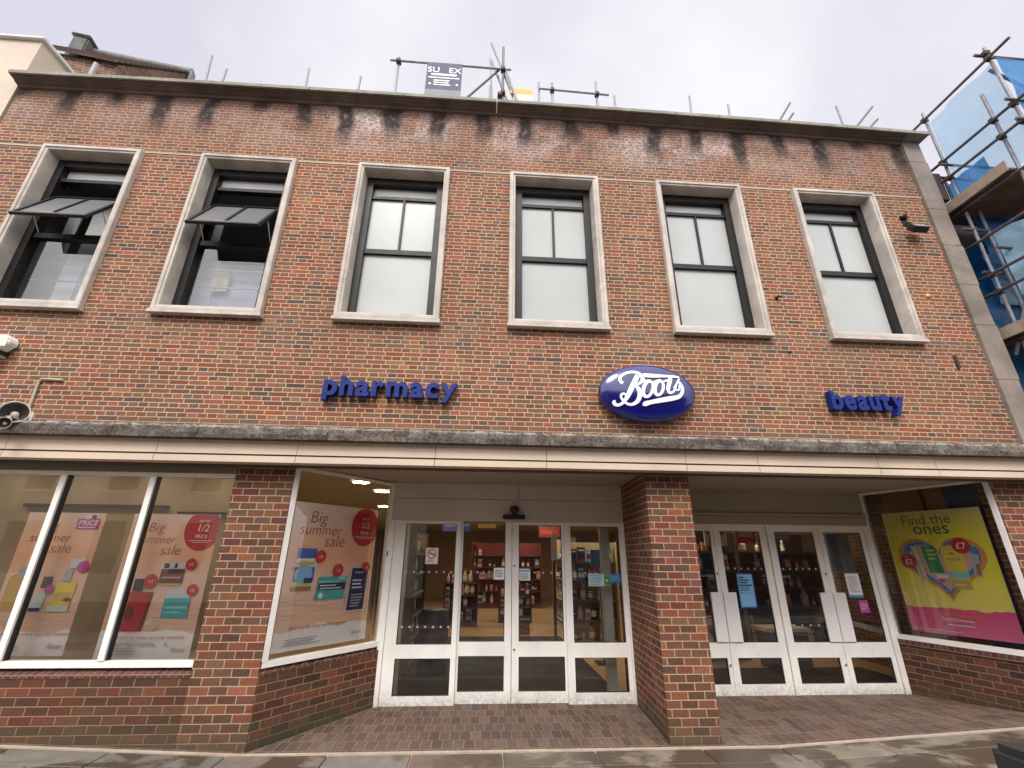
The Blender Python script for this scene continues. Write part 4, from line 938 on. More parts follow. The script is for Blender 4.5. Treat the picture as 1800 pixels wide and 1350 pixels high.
# right splayed bay: yellow poster with heart
po = ra + ru * .20 - rn_ * .10
p = Poster((po.x, po.y, .86), ru, 1.22, 1.63, 'paper_yellow')
p.text('Find the', .20, .885, .19, 'pr_wood', .006, 0); p.text('ones', .30, .80, .235, 'pr_dkgreen', .004, 0)
def heart(sc2, mat):
    pts = []
    for i in range(44):
        t_ = 2 * math.pi * i / 44; x = 16 * math.sin(t_) ** 3; yv = 13 * math.cos(t_) - 5 * math.cos(2 * t_) - 2 * math.cos(3 * t_) - math.cos(4 * t_); pts.append((.50 + x / 17 * .40 * sc2, .555 + yv / 17 * .265 * sc2))
    p.poly(pts[::-1], mat)
heart(1.14, 'pr_orange'); heart(1.0, 'pr_skyblue'); heart(.84, 'pr_pinkpale')
p.rect(.36, .50, .48, .70, 'pr_green', -.03); p.lines(.38, .48, .58, .68, 3, 'pr_lime', 3); p.rect(.25, .32, .40, .70, 'pr_cream', -.05); p.rect(.275, .285, .42, .68, 'pr_green', -.05); p.disc(.26, .56, .03, 'pr_aqua')
p.rect(.53, .72, .36, .70, 'pr_yellow'); p.rect(.53, .72, .44, .50, 'pr_aqua'); p.rect(.535, .715, .36, .43, 'pr_gold'); p.rect(.56, .69, .58, .60, 'pr_gold'); p.rect(.56, .66, .385, .40, 'pr_cream'); p.rect(.60, .64, .63, .645, 'pr_wood')
p.rect(.77, .84, .46, .64, 'pr_silver', .02); p.rect(.79, .83, .47, .56, 'pr_wood', .02); p.disc(.84, .66, .04, 'pr_skyblue'); p.disc(.19, .68, .04, 'pr_skyblue'); p.rect(.42, .52, .44, .47, 'pr_white'); p.disc(.45, .42, .04, 'pr_pink', .5)
p.disc(.73, .70, .085, 'pr_red'); p.text('£7', .73, .675, .115, 'pr_white', .006, 0, 'CENTER'); p.disc(.17, .575, .085, 'pr_red'); p.text('£2', .17, .55, .10, 'pr_white', .006, 0, 'CENTER')
p.text('Boots', .33, .107, .085, 'pr_white', .008, .2); p.lines(.50, .64, .105, .13, 1, 'pr_white', 2); p.lines(.30, .85, .145, .165, 1, 'pr_orange', 9); p.lines(.38, .66, .07, .09, 1, 'pr_white', 5); p.rect(.04, .5, .025, .03, 'pr_white')
p.build('window_poster', 'yellow and pink poster with a heart of products at the right end', 'poster', G_P)

def notice(x0, x1, z0, z1, y_, paper, label, name='notice', fn=None):
    p = Poster((x0, y_, z0), (1, 0, 0), x1 - x0, z1 - z0, paper, .002)
    if fn: fn(p)
    return p.build(name, label, 'notice')
GY = 1.296
def nosmoke(p):
    p.rect(.06, .94, .03, .97, 'pr_white'); p.rect(0, 1, .0, .02, 'pr_red')
    pts = [(.5 + .36 * math.cos(t * math.pi / 14), .62 + .36 * p.w / p.h * math.sin(t * math.pi / 14)) for t in range(29)]; inn = [(.5 + .28 * math.cos(t * math.pi / 14), .62 + .28 * p.w / p.h * math.sin(t * math.pi / 14)) for t in range(29)]
    for i in range(28): p.mb.add([p.P(*pts[i], 3), p.P(*pts[i + 1], 3), p.P(*inn[i + 1], 3), p.P(*inn[i], 3)], [(0, 1, 2, 3)], 'pr_red')
    p.k = 4; p.rect(.30, .72, .59, .65, 'pr_dark'); p.poly([(.24, .72), (.30, .76), (.76, .52), (.70, .48)], 'pr_red'); p.lines(.15, .85, .10, .30, 3, 'pr_grey', 4)
notice(-.895, -.715, 1.70, 1.92, 1.322, 'pr_pinkpale', 'white no smoking notice with a red ring on the left glass panel', fn=nosmoke)
t_ = lambda p: (p.rect(.05, .95, .05, .95, 'pr_white'), p.lines(.12, .9, .2, .85, 3, 'pr_grey', 3))
notice(.075, .232, 1.505, 1.66, 1.378, 'pr_white', 'white door sticker with grey lines left of the sliding door joint', fn=t_)
notice(.434, .596, 1.495, 1.65, 1.378, 'pr_white', 'white door sticker with a blue strip right of the sliding door joint', fn=lambda p: (p.rect(.05, .95, .72, .93, 'pr_lightblue'), p.lines(.12, .9, .1, .65, 3, 'pr_grey', 5)))
notice(1.42, 1.645, 1.43, 1.592, 1.322, 'pr_pale', 'pale green opening times notice on the right glass panel', fn=lambda p: p.lines(.08, .92, .08, .92, 5, 'pr_teal', 6))
notice(1.648, 1.72, 1.455, 1.555, 1.322, 'pr_green', 'tiny green sticker between the pale notice and the blue sticker', fn=lambda p: p.disc(.5, .5, .3, 'pr_lime'))
notice(1.725, 1.893, 1.475, 1.59, 1.322, 'pr_skyblue', 'small blue sticker beside the frame of the right glass panel', fn=lambda p: p.lines(.1, .9, .25, .75, 2, 'pr_lightblue', 5))
def bluep(p):
    p.rect(.05, .95, .04, .97, 'pr_lightblue'); 
    for i, (a, b) in enumerate(((.08, .45), (.08, .72), (.08, .62), (.08, .9))): p.rect(a, b, .86 - i * .075, .90 - i * .075, 'pr_navy')
    p.lines(.08, .9, .48, .62, 3, 'pr_blue', 4); p.rect(.1, .35, .42, .435, 'pr_navy'); p.rect(.6, .75, .42, .435, 'pr_navy')
notice(3.755, 4.005, 1.13, 1.60, 1.617, 'pr_blue', 'light blue notice with navy border and dark text on the door beside the pillar', fn=bluep)
notice(5.48, 5.70, 1.275, 1.61, 1.617, 'pr_white', 'white notice with a blue foot on the right-hand door', fn=lambda p: (p.rect(0, 1, 0, .10, 'pr_skyblue'), p.lines(.12, .88, .2, .92, 8, 'pr_silver', 3)))
notice(5.60, 5.745, 1.07, 1.24, 1.617, 'pr_mag', 'small magenta sticker below the white notice on the right-hand door', fn=lambda p: p.lines(.1, .9, .2, .75, 3, 'pr_pinkpale', 2))
notice(5.30, 5.70, 1.63, 2.19, 1.64, 'pr_slate', 'slate grey panel behind the top glass of the right-hand door', fn=lambda p: p.rect(.05, .5, .86, .96, 'pr_blue'))
# rows of safety dots on the glass
for x0, x1, z, y_, n in ((-1.14, -.52, 1.60, 1.323, 7), (-.33, .02, 1.60, 1.378, 5), (.66, 1.02, 1.60, 1.378, 4), (1.24, 1.38, 1.60, 1.323, 2), (-1.14, -.52, .92, 1.323, 7),
                         (3.65, 4.17, 1.67, 1.622, 6), (4.52, 5.04, 1.67, 1.622, 6), (4.52, 4.9, .90, 1.622, 4)):
    for i in range(n):
        x = x0 + (x1 - x0) * i / (n - 1); t = MB('pr_silver')
        t.add([(x + .014 * math.cos(k * math.pi / 6), y_, z + .014 * math.sin(k * math.pi / 6)) for k in range(12)], [tuple(range(12))]); t.build('safety_dot', SHOP, fix=False)

# ================================================================== INSIDE THE SHOP
PROD = ['pr_red', 'pr_white', 'pr_blue', 'pr_navy', 'pr_teal', 'pr_gold', 'pr_orange', 'pr_cream', 'pr_pale', 'pr_pink', 'pr_brown', 'pr_silver', 'pr_lightblue', 'pr_plum', 'pr_dkgreen', 'pr_pinkpale']
protos = []
for i, m_ in enumerate(PROD):
    t = MB(m_, PROD[(i * 5 + 1) % 16], 'pr_white')
    if i % 2:
        t.lathe((0, 0, 0), (0, 0, 1), [(0, .001), (0, .045), (.15, .045), (.18, .022), (.20, .022)], m_, 10); t.lathe((0, 0, .20), (0, 0, 1), [(0, .026), (.05, .026), (.05, .001)], PROD[(i * 5 + 1) % 16], 10); t.lathe((0, 0, .04), (0, 0, 1), [(0, .0465), (.08, .0465)], 'pr_white', 10)
    else:
        t.box(-.055, .055, -.04, .04, 0, .20, m_); t.box(-.045, .045, -.0415, -.0405, .05, .13, PROD[(i * 5 + 1) % 16]); t.box(-.04, .04, -.0415, -.0405, .15, .17, 'pr_white')
    protos.append((t, 'product_bottle' if i % 2 else 'product_box'))
made = {}
def product(i, loc, rot=0, sc_=1.0):
    t, nm = protos[i]
    if i not in made:
        o = t.build(nm, root=(0, 0, 0)); made[i] = o
    else:
        o = made[i].copy(); col.objects.link(o)
    o.location = loc; o.rotation_euler = (0, 0, rot); o.scale = (sc_, sc_, sc_)
    return tag(o, 'small packet or bottle on the dim shelves inside the shop', 'product', 'goods on the shelves inside the shop')
nprod = [0]
def shelf_unit(x, y_, wd, h, n, rot, mat, label, fill=.8, dp=.42, name='shelf_unit', cat_='shelf'):
    e = empty(name, (x, y_, .035), label, cat_); e.rotation_euler = (0, 0, rot); WL[e] = Vector((0, 0, 0))
    def bd(nm, *b, m=mat):
        t = MB(m); t.box(*b); return t.build(nm, e)
    bd('back_panel', -wd / 2, wd / 2, dp - .03, dp, .0, h); bd('side_panel', -wd / 2 - .03, -wd / 2, 0, dp, 0, h); bd('side_panel', wd / 2, wd / 2 + .03, 0, dp, 0, h); bd('plinth', -wd / 2, wd / 2, .02, dp - .03, 0, .12)
    for k in range(n):
        z = .14 + (h - .2) * k / n
        t = MB(mat, 'shelf_wood'); t.box(-wd / 2, wd / 2, .03, dp - .031, z, z + .022, mat); t.box(-wd / 2, wd / 2, .012, .029, z - .008, z + .03, 'shelf_wood'); t.build('shelf', e)
        px = -wd / 2 + .08
        while px < wd / 2 - .06:
            if rng.random() < fill and nprod[0] < 285:
                i = rng.randrange(16); s_ = rng.uniform(.7, 1.6)
                q = Matrix.Rotation(rot, 3, 'Z') @ Vector((px, .13 + rng.uniform(0, .08), 0))
                product(i, (x + q.x, y_ + q.y, .035 + z + .023), rot + rng.uniform(-.1, .1), s_); nprod[0] += 1
            px += rng.uniform(.12, .22)
    return e
h_ = math.pi / 2
shelf_unit(4.35, 3.9, 1.3, 2.3, 6, 0, 'shelf_dark', 'dark shelving facing the right-hand doors behind the brick pillar', .6)
shelf_unit(6.2, 4.3, 1.7, 2.3, 6, 0, 'shelf_dark', 'dark shelving facing the middle pair of right-hand doors', .55)
shelf_unit(7.75, 3.4, 1.0, 2.2, 5, 0, 'shelf_pale', 'brown shelving at the far right behind the right-hand door', .6)
shelf_unit(-1.18, 3.4, 1.6, 2.2, 6, h_, 'shelf_wood', 'dark wall shelving left of the entrance seen through the left glass panel', .85)
shelf_unit(-1.55, 6.0, 2.2, 2.2, 5, h_, 'shelf_dark', 'second dark shelving run further back behind the left glass panel', .6)
shelf_unit(2.35, 4.9, 1.0, 2.1, 5, 0, 'shelf_pale', 'pale wooden shelving seen through the right glass panel of the centre doors', .95)
shelf_unit(2.1, 8.4, 1.6, 2.3, 4, -h_, 'shelf_pale', 'second pale shelving run further back behind the centre doors', .6)
shelf_unit(-.62, 8.2, .9, 1.45, 4, 0, 'shelf_red', 'low dark red display stand in the middle of the shop floor', .8)
shelf_unit(.95, 9.0, .9, 1.0, 3, 0, 'shelf_dark', 'low dark display table deep in the shop behind the sliding doors', .8)
shelf_unit(.9, 13.0, 2.6, 2.3, 5, 0, 'shelf_red', 'tall dark red shelving across the back of the shop', .8)
t = MB('mat_black'); t.box(-1.35, 1.85, 1.78, 6.6, .036, .05); tag(t.build('entrance_mat'), 'black entrance mat inside the central sliding doors', 'mat')
t = MB('mat_black'); t.box(2.6, 6.6, 1.80, 3.2, .036, .05); tag(t.build('entrance_mat'), 'black entrance mat inside the right-hand doors', 'mat')
def hang(x0, x1, y_, z0, z1, m_, m2, label):
    e = empty('hanging_sign', ((x0 + x1) / 2, y_, z0), label, 'sign', 'signs hanging inside the shop')
    t = MB(m_); t.box(x0, x1, y_, y_ + .03, z0, z1); t.box(x0 + .05, x1 - .05, y_ - .004, y_ - .001, z0 + (z1 - z0) * .3, z0 + (z1 - z0) * .6, m2); t.build('board', e)
    for x in (x0 + .08, x1 - .08):
        t = MB('galvanised'); t.tube((x, y_ + .015, z1), (x, y_ + .015, 2.99), .006, None, 6); t.build('hanger', e)
hang(-1.0, -.35, 5.4, 2.35, 2.75, 'pr_navy', 'pr_slate', 'dark blue sign hanging inside above the left sliding door')
hang(-.2, .25, 6.6, 2.5, 2.8, 'pr_gold', 'pr_orange', 'yellow sign hanging inside behind the middle of the sliding doors')
hang(1.25, 1.75, 5.6, 2.25, 2.5, 'pr_brown', 'pr_red', 'dark red sign hanging inside above the right sliding door')
hang(4.3, 4.75, 3.6, 2.05, 2.7, 'pr_cream', 'pr_wood', 'white framed sign hanging behind the door beside the pillar')
hang(4.95, 5.35, 3.6, 2.1, 2.5, 'pr_red', 'pr_pinkpale', 'red sign hanging behind the second right-hand door')
hang(5.9, 6.3, 4.0, 2.2, 2.55, 'pr_silver', 'pr_white', 'silver sign hanging behind the third right-hand door')
t = MB('pr_white', 'chrome'); t.box(1.36, 1.44, 4.3, 4.4, 1.75, 2.3, 'pr_white'); t.box(1.345, 1.455, 4.28, 4.299, 1.8, 2.25, 'pr_white'); t.tube((1.4, 4.35, .05), (1.4, 4.35, 1.75), .03, 'shelf_dark'); t.box(1.2, 1.6, 4.15, 4.55, .051, .09, 'shelf_dark')
tag(t.build('display_post'), 'narrow white display post behind the right sliding door', 'display')
t = MB('pr_skyblue', 'shelf_pale'); t.box(2.0, 2.3, 3.6, 3.64, 1.65, 1.95, 'pr_skyblue'); t.tube((2.15, 3.62, .05), (2.15, 3.62, 1.65), .02, 'galvanised'); t.box(2.0, 2.3, 3.5, 3.74, .051, .08, 'shelf_dark')
tag(t.build('sign_stand'), 'blue sign on a floor stand behind the right glass panel', 'sign')
t = MB('shelf_dark'); t.lathe((-.85, 3.0, .051), (0, 0, 1), [(0, .001), (0, .24), (.9, .24), (.92, .22), (.92, .001)], None, 20); tag(t.build('dump_bin'), 'tall dark cylindrical dump bin behind the left glass panel', 'bin')
t = MB('shelf_pale', 'shelf_dark'); t.box(4.9, 5.7, 3.0, 3.5, .62, .68, 'shelf_pale'); t.box(4.95, 5.65, 3.05, 3.45, .051, .62, 'shelf_dark'); tag(t.build('display_table'), 'low wooden display table behind the door with the blue notice', 'table')
t = MB('pr_brown'); t.box(.9, 1.15, 6.9, 7.15, .036, .36); t.box(.88, 1.17, 6.88, 7.17, .34, .365, 'shelf_dark'); tag(t.build('carton'), 'small brown carton on the shop floor beyond the sliding doors', 'carton')

# ================================================================== NEIGHBOURS
NB1 = empty('neighbour_building', (-10, 0, 0), 'beige rendered building at the left edge with a pale stone coping', 'building')
t = MB('beige_render'); t.box(-16, -7.76, .0, 9, -.1, 9.86); t.build('wall', NB1)
t = MB('white_coping'); t.box(-16, -7.70, -.06, 9.05, 9.862, 9.92); t.box(-16, -7.73, -.03, 9.02, 9.921, 9.96); t.build('coping', NB1, bevel=.008)
t = MB('stone'); t.box(-7.755, -7.72, .6, .95, 8.7, 9.6); t.build('pilaster', NB1)
t = MB('chimney_render'); t.path([(-7.72, 1.0, 9.85), (-7.4, 1.2, 9.80), (-7.1, 1.3, 9.72)], .05); t.path([(-7.72, 1.0, 9.80), (-7.72, 1.0, 8.7)], .045); t.build('gutter', NB1)
NB2 = empty('tiled_roof_house', (-8.22, 3.2, 8.6), 'house with dark clay tiled roof and stubby chimney behind the parapet on the left', 'building')
# ridge runs away to the right and down in the picture: a gable roof behind, ridge from (-10.6,3.2) to (-8.0,3.2)
Yr = 3.2
A, B = Vector((-10.62, Yr, 13.72)), Vector((-8.22, Yr, 13.72))
t = MB('clay_tile'); zl = 11.2; yl = 1.2
nrow = 16
for i in range(nrow):
    a, b = i / nrow, (i + 1) / nrow
    y0 = yl + (Yr - yl) * a; y1 = yl + (Yr - yl) * b; z0 = zl + (13.72 - zl) * a; z1 = zl + (13.72 - zl) * b
    t.add([(-10.62, y0 - .02, z0 + .03), (-8.15, y0 - .02, z0 + .03), (-8.15, y1, z1), (-10.62, y1, z1), (-10.62, y0, z0), (-8.15, y0, z0)], [(0, 1, 2, 3), (4, 5, 1, 0)])
t.add([(-10.62, Yr, 13.72), (-8.15, Yr, 13.72), (-8.15, 6, 11.2), (-10.62, 6, 11.2)], [(0, 1, 2, 3)]); t.build('roof', NB2)
t = MB('ridge_stone'); t.tube((-10.62, Yr, 13.74), (-8.13, Yr, 13.74), .10, None, 12); t.box(-8.17, -8.09, Yr - .08, Yr + .08, 13.3, 13.73); t.build('ridge', NB2)
t = MB('far_brick'); t.box(-10.55, -8.2, 1.3, 6, 8.6, 11.25); t.add([(-8.2, 1.3, 11.25), (-8.2, 6, 11.25), (-8.2, Yr, 13.66)], [(0, 1, 2)]); t.build('wall', NB2)
t = MB('chimney_render'); t.box(-10.70, -10.36, 2.9, 3.3, 12.2, 13.84); t.box(-10.74, -10.32, 2.86, 3.34, 13.84, 13.93); t.tube((-10.54, 3.1, 13.93), (-10.54, 3.1, 14.02), .12, None, 12); t.build('chimney', NB2, bevel=.05)
NB2.rotation_euler.z = R(9)
NB3 = empty('neighbour_building', (10, 1, 0), 'dark maroon fronted building wrapped in blue sheeting at the right edge', 'building')
t = MB('maroon_wall'); t.box(7.50, 16, .55, 9, 3.3, 7.75); t.build('wall', NB3)
t = MB('board_wood'); t.box(7.51, 16, .45, .549, 7.0, 7.3); t.build('fascia', NB3)
for i in range(3):
    t = MB('dark_metal', 'clear_glass'); x = 8.5 + i * 2.2; t.box(x, x + 1.1, .52, .549, 5.0, 6.7, 'dark_metal'); t.build('window', NB3)

OPP = empty('opposite_building', (0, -17, 0), 'pale building across the street mirrored in the shop windows', 'building')
t = MB('opposite_render'); t.box(-26, -3, -27, -17, -.14, 9.5); t.build('wall', OPP)
t = MB('far_brick'); t.box(-2.99, 22, -27, -17.4, -.14, 8.0); t.build('wall', OPP)
for i in range(12):
    for z in (1.0, 4.6):
        t = MB('pr_slate', 'white_frame'); x = -25 + i * 3.7; yy = -17 if x < -4.5 else -17.4
        if -4.5 < x < -2: continue
        t.box(x, x + 1.3, yy + .001, yy + .02, z, z + 2.2, 'pr_slate'); t.box(x - .1, x + 1.4, yy + .001, yy + .08, z - .12, z - .001, 'white_frame'); t.build('window', OPP)
t = MB('clay_tile'); t.prismx([(-17.0, 9.5), (-27, 9.5), (-22, 12.0)], -26, -3); t.prismx([(-17.4, 8.0), (-27, 8.0), (-22.3, 11.0)], -2.99, 22); t.build('roof', OPP)

# ================================================================== SCAFFOLD ON THE RIGHT
SX = 7.82
SF = empty('scaffold', (SX, -.6, 0), 'tube scaffold with blue sheeting against the neighbouring building on the right', 'scaffold')
def pole(nm, p0, p1, e=SF, m_='galvanised', r=.024):
    t = MB(m_); t.tube(p0, p1, r, None, 10); return t.build(nm, e)
stds = [(SX, -.05, 9.56), (SX, -1.17, 9.62), (SX + .01, -.88, 8.93), (10.2, -.05, 9.5), (10.2, -1.17, 9.6), (12.6, -1.17, 9.6)]
for x, y_, z in stds: pole('standard', (x, y_, gz(x, 0)), (x, y_, z))
led = [((SX - .05, .20, 9.37), (SX - .05, -1.50, 9.35)), ((SX - .05, .17, 8.355), (SX - .05, -1.55, 8.32)), ((SX - .05, .16, 8.01), (SX - .05, -1.55, 7.97)),
       ((SX - .05, .23, 6.03), (SX - .05, -1.5, 6.0)), ((SX - .05, .20, 5.72), (SX - .05, -1.5, 5.69)), ((SX - .05, .3, 7.30), (SX - .05, -1.5, 7.28)), ((SX - .05, .3, 4.90), (SX - .05, -1.5, 4.88)), ((10.15, .2, 9.3), (10.15, -1.5, 9.3))]
for a, b in led: pole('ledger', a, b, SF, 'scaffold_dark')
trs = [((SX - .16, -1.12, 9.50), (13, -1.12, 9.42)), ((SX - .2, -1.22, 8.36), (13, -1.22, 8.30)), ((SX - .2, -1.22, 7.95), (13, -1.22, 7.9)), ((SX - .15, -.10, 8.25), (13, -.10, 8.2)), ((SX - .1, .0, 6.1), (13, .0, 6.05)), ((SX - .1, -1.22, 6.0), (13, -1.22, 5.95)), ((SX - .1, -1.22, 5.6), (13, -1.22, 5.6))]
for a, b in trs: pole('transom', a, b, SF, 'scaffold_dark')
pole('brace', (SX, -1.1, 9.2), (10.2, -1.1, 7.5)); pole('brace', (SX + .03, -.02, 5.0), (9.6, -.02, 7.2), SF, 'galvanised'); pole('brace', (SX, .1, 4.7), (SX, -1.1, 6.9), SF, 'galvanised')
for x, y_, z in [(SX, -.05, 9.37), (SX, -.05, 8.35), (SX, -.05, 8.0), (SX, -1.17, 9.36), (SX, -1.17, 8.33), (SX, -1.17, 7.98), (SX, -.88, 8.34), (SX, -.88, 7.99), (SX, -.05, 6.02), (SX, -.05, 5.71), (SX, -.05, 7.3), (SX, -.05, 4.9), (SX, -1.17, 9.48)]:
    t = MB('coupler_steel'); t.box(x - .075, x + .03, y_ - .035, y_ + .035, z - .04, z + .04); t.tube((x - .03, y_ - .06, z), (x - .03, y_ + .06, z), .014, None, 8); t.build('coupler', SF, bevel=.008)
for p0, p1, m_ in (((SX - .1, -.3, 6.35), (9.6, -.3, 6.30), 'scaffold_dark'), ((SX + .25, -.05, 4.4), (SX + .25, -.05, 7.3), 'galvanised'), ((8.5, -.6, 4.9), (8.5, -.6, 7.3), 'galvanised'), ((SX, -.6, 5.0), (9.4, -.1, 6.9), 'galvanised'),
                   ((SX - .12, -.95, 6.6), (SX - .05, .25, 6.62), 'scaffold_dark'), ((SX + .1, .12, 7.5), (SX + .1, .12, 8.2), 'scaffold_dark'), ((7.60, .28, 7.9), (7.60, .28, 8.9), 'scaffold_dark'), ((7.55, .1, 8.18), (8.6, .1, 8.14), 'scaffold_dark'), ((SX - .2, -.05, 6.9), (9, -.05, 6.86), 'scaffold_dark')):
    pole('tie', p0, p1, SF, m_)
for x0, x1, y0, y1, z0, z1 in ((7.58, 7.80, .06, .44, 7.62, 8.22), (8.0, 9.0, -.5, -.46, 5.1, 5.35), (8.6, 9.6, .1, .14, 6.4, 6.65)):
    t = MB('maroon_wall'); t.box(x0, x1, y0, y1, z0, z1); t.build('board', SF, bevel=.01)
def deck(z, y0, y1, x0=SX - .14):
    for i in range(5):
        b = y0 + (y1 - y0) * i / 5; c = y0 + (y1 - y0) * (i + 1) / 5
        t = MB('board_wood'); t.box(x0 + rng.uniform(0, .1), 13, c + .006, b - .006, z, z + .038); t.build('board', SF)
    t = MB('board_edge'); t.box(x0 - .03, x0 - .004, y1, y0, z - .02, z + .16); t.build('toe_board', SF)
deck(7.35, .36, -.86); deck(4.95, .40, -1.1)
def cloth(o, ux, uz, nx, nz, amp, m_, seed, nm='sheet'):
    r_ = random.Random(seed); t = MB(m_); o, ux, uz = Vector(o), Vector(ux), Vector(uz); n = ux.cross(uz).normalized(); ph = [r_.uniform(0, 6) for _ in range(6)]
    pts = []
    for j in range(nz + 1):
        for i in range(nx + 1):
            a, b = i / nx, j / nz; d = amp * (math.sin(a * 9 + ph[0] + b * 3) * .5 + math.sin(b * 13 + ph[1] + a * 5) * .35 + math.sin((a + b) * 21 + ph[2]) * .2) * (.25 + math.sin(math.pi * a) * .75)
            pts.append(o + ux * a + uz * b + n * d)
    t.add(pts, [(j * (nx + 1) + i, j * (nx + 1) + i + 1, (j + 1) * (nx + 1) + i + 1, (j + 1) * (nx + 1) + i) for j in range(nz) for i in range(nx)], None, True); return t.build(nm, SF, fix=False)
cloth((SX + .05, -.06, 7.40), (0, -1.10, 0), (0, 0, 1.93), 22, 26, .045, 'pale_blue_sheet', 1)
cloth((SX + .04, -1.20, 7.4), (5, .0, 0), (0, 0, 1.95), 50, 26, .12, 'blue_sheet', 2)
cloth((SX + .09, .10, 7.42), (0, -.62, 0), (0, 0, .58), 16, 14, .04, 'blue_sheet', 3)
cloth((SX + .12, .40, 5.05), (1.9, 0, 0), (0, 0, 1.9), 26, 26, .07, 'blue_sheet', 4)
cloth((SX + .45, .30, 5.75), (2.2, 0, 0), (0, 0, .95), 44, 26, .14, 'icy_sheet', 5)
cloth((SX + .08, -.22, 5.55), (.25, -.95, .0), (0, .02, 1.15), 22, 22, .07, 'icy_sheet', 9)
cloth((SX + .2, .02, 6.3), (2.4, .0, 0), (0, 0, .95), 36, 18, .12, 'blue_sheet', 11)
cloth((SX + .10, .28, 3.0), (3, 0, 0), (0, 0, 1.85), 26, 26, .06, 'blue_sheet', 6)

# ================================================================== SCAFFOLD TUBES AND BOARDS ON THE ROOF
RY = .8; RZ = 8.66
RS = empty('roof_scaffold', (-1, RY, RZ), 'grey tube scaffold with a sign board and leaning poles on the roof centre', 'scaffold')
def rp(nm, p0, p1, r=.024, e=RS, m_='galvanised'):
    t = MB(m_); t.tube(p0, p1, r, None, 10); return t.build(nm, e)
rp('standard', (-2.05, RY, RZ), (-2.09, RY, 11.32)); rp('ledger', (-2.24, RY - .05, 11.15), (.20, RY - .05, 11.12)); rp('brace', (-.80, RY, RZ + 1.45), (.01, RY, 11.24), .024, RS, 'scaffold_dark'); rp('standard', (.045, RY, RZ), (.034, RY, 11.86), .026, RS, 'scaffold_dark')
rp('brace', (.42, RY + .05, 9.9), (-.215, RY + .05, 12.04)); rp('brace', (.28, RY + .08, 9.9), (-.205, RY + .08, 11.53)); rp('standard', (-.09, RY + .5, RZ), (-.24, RY + .5, 12.25)); rp('brace', (.10, RY - .03, 11.1), (.34, RY - .03, 10.2)); rp('standard', (-.21, RY, RZ), (-.215, RY, 10.67))
for x, z in ((-2.08, 11.15), (.035, 11.13), (.04, 10.45), (-.02, 10.38)):
    t = MB('coupler_steel'); t.box(x - .045, x + .045, RY - .085, RY + .03, z - .045, z + .045); t.build('coupler', RS, bevel=.01)
SB = Poster((-1.49, RY - .08, 10.20), (1, 0, 0), .70, .93, 'pr_roofsign', .012)
SB.rect(0, 1, 0, .17, 'pr_roofsign_lo'); SB.text('SU   EX', .5, .70, .21, 'pr_pale', .006, 0, 'CENTER'); SB.rect(.14, .86, .60, .66, 'pr_silver'); SB.rect(.06, .94, .52, .545, 'pr_white'); SB.lines(.22, .8, .28, .48, 3, 'pr_pale', 4); SB.disc(.12, .33, .035, 'pr_white'); SB.disc(.88, .33, .035, 'pr_white')
SB.build('site_sign', 'grey sign board with white lettering hung on the roof scaffold', 'sign')
t = MB('orange_board'); t.box(.19, .635, RY - .02, RY + .02, 10.49, 10.615); tag(t.build('orange_board'), 'orange board lying on edge above the pale one on the roof', 'board')
t = MB('pale_board'); t.box(.25, .635, RY - .02, RY + .02, 10.2, 10.482); tag(t.build('pale_board'), 'pale pink board under the orange one on the roof', 'board')
RG = empty('guard_rail', (1.4, RY, RZ), 'low tube guard rail with three posts on the roof right of the orange board', 'guard rail')
for x, z in ((.77, 10.87), (1.04, 10.88), (1.955, 11.0)): rp('post', (x, RY, RZ), (x, RY, z), .024, RG)
rp('rail', (.765, RY - .05, 10.63), (2.19, RY - .05, 10.58), .022, RG)
for x, z in ((1.04, 10.625), (1.955, 10.60)):
    t = MB('coupler_steel'); t.box(x - .04, x + .04, RY - .08, RY + .03, z - .04, z + .04); t.build('coupler', RG, bevel=.01)
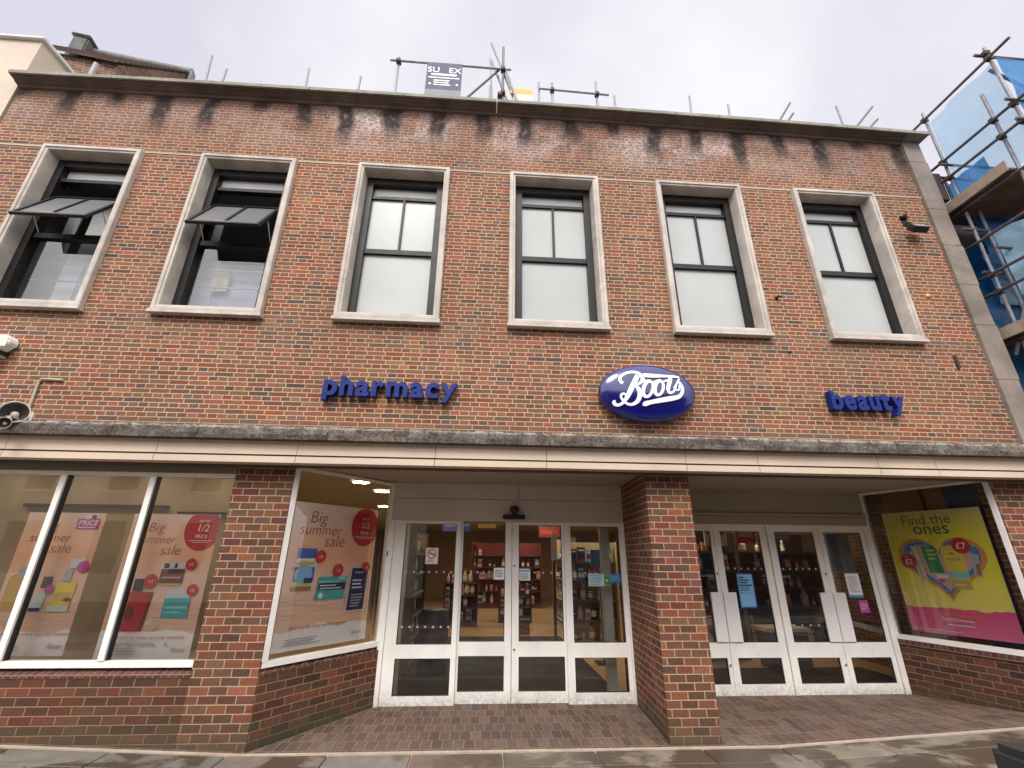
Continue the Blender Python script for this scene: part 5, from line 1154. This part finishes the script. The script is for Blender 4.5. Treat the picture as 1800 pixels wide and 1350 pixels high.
stubs = [((-5.63, 10.0), (-5.70, 10.97), 'long leaning tube on the roof right of the tiled house'), ((-5.34, 9.9), (-5.342, 10.62), 'short tube on the roof just right of the long leaning one'),
         ((-3.77, 9.9), (-3.803, 10.78), 'single tube on the roof above the second upper window'), ((-2.79, 9.9), (-2.783, 10.67), 'short tube on the roof left of the sign board'),
         ((-7.705, 9.6), (-7.71, 10.5), 'stout white tube on the roof in front of the tiled house'), ((2.32, 9.9), (2.322, 10.62), 'short tube on the roof right of the guard rail'),
         ((3.87, 9.9), (3.921, 10.77), 'leaning tube on the roof above the fifth upper window'), ((4.69, 9.9), (4.721, 10.60), 'short tube on the roof between the two right-hand upper windows'),
         ((5.60, 10.0), (6.09, 10.78), 'slanting tube on the roof above the right-hand upper window, longer of two'), ((5.76, 10.0), (6.095, 10.48), 'slanting tube on the roof above the right-hand upper window, shorter of two'),
         ((7.14, 9.9), (7.119, 10.79), 'upright pale tube on the roof near the right corner'), ((7.06, 9.8), (7.937, 10.85), 'longer slanting tube on the roof at the right corner'), ((7.36, 9.85), (7.943, 10.48), 'shorter slanting tube on the roof at the right corner')]
for (xa, za), (xb, zb), lab in stubs:
    t = MB('galvanised' if 'slant' not in lab else 'scaffold_dark'); d = Vector((xb - xa, 0, zb - za)); 
    k = (zb - RZ) / (zb - za); k = min(k, 2.2); o_ = Vector((xb, RY, zb)) - d * k; rr = .045 if 'stout' in lab else .022
    t.tube(o_, (xb, RY, zb), rr, None, 10); t.lathe((xb, RY, zb), (xb - o_.x, 0, zb - o_.z), [(0, rr * 1.02), (.012, rr * 1.02), (.012, rr * .6)], None, 10)
    tag(t.build('scaffold_tube'), lab, 'tube', 'loose scaffold tubes standing on the roof')

# ================================================================== BIN IN THE FOREGROUND
BN = empty('litter_bin', (2.80, -3.25, 0), 'black box-shaped bin top at the bottom right corner of the pavement', 'bin')
t = MB('bin_black'); t.box(2.49, 3.12, -3.52, -2.98, .0, .80); t.build('body', BN, bevel=.03)
t = MB('bin_black'); t.box(2.45, 3.16, -3.56, -2.94, .802, .95); t.build('lid', BN, bevel=.035)
t = MB('dark_metal'); t.box(2.60, 3.0, -3.57, -3.561, .84, .90); t.build('slot', BN)
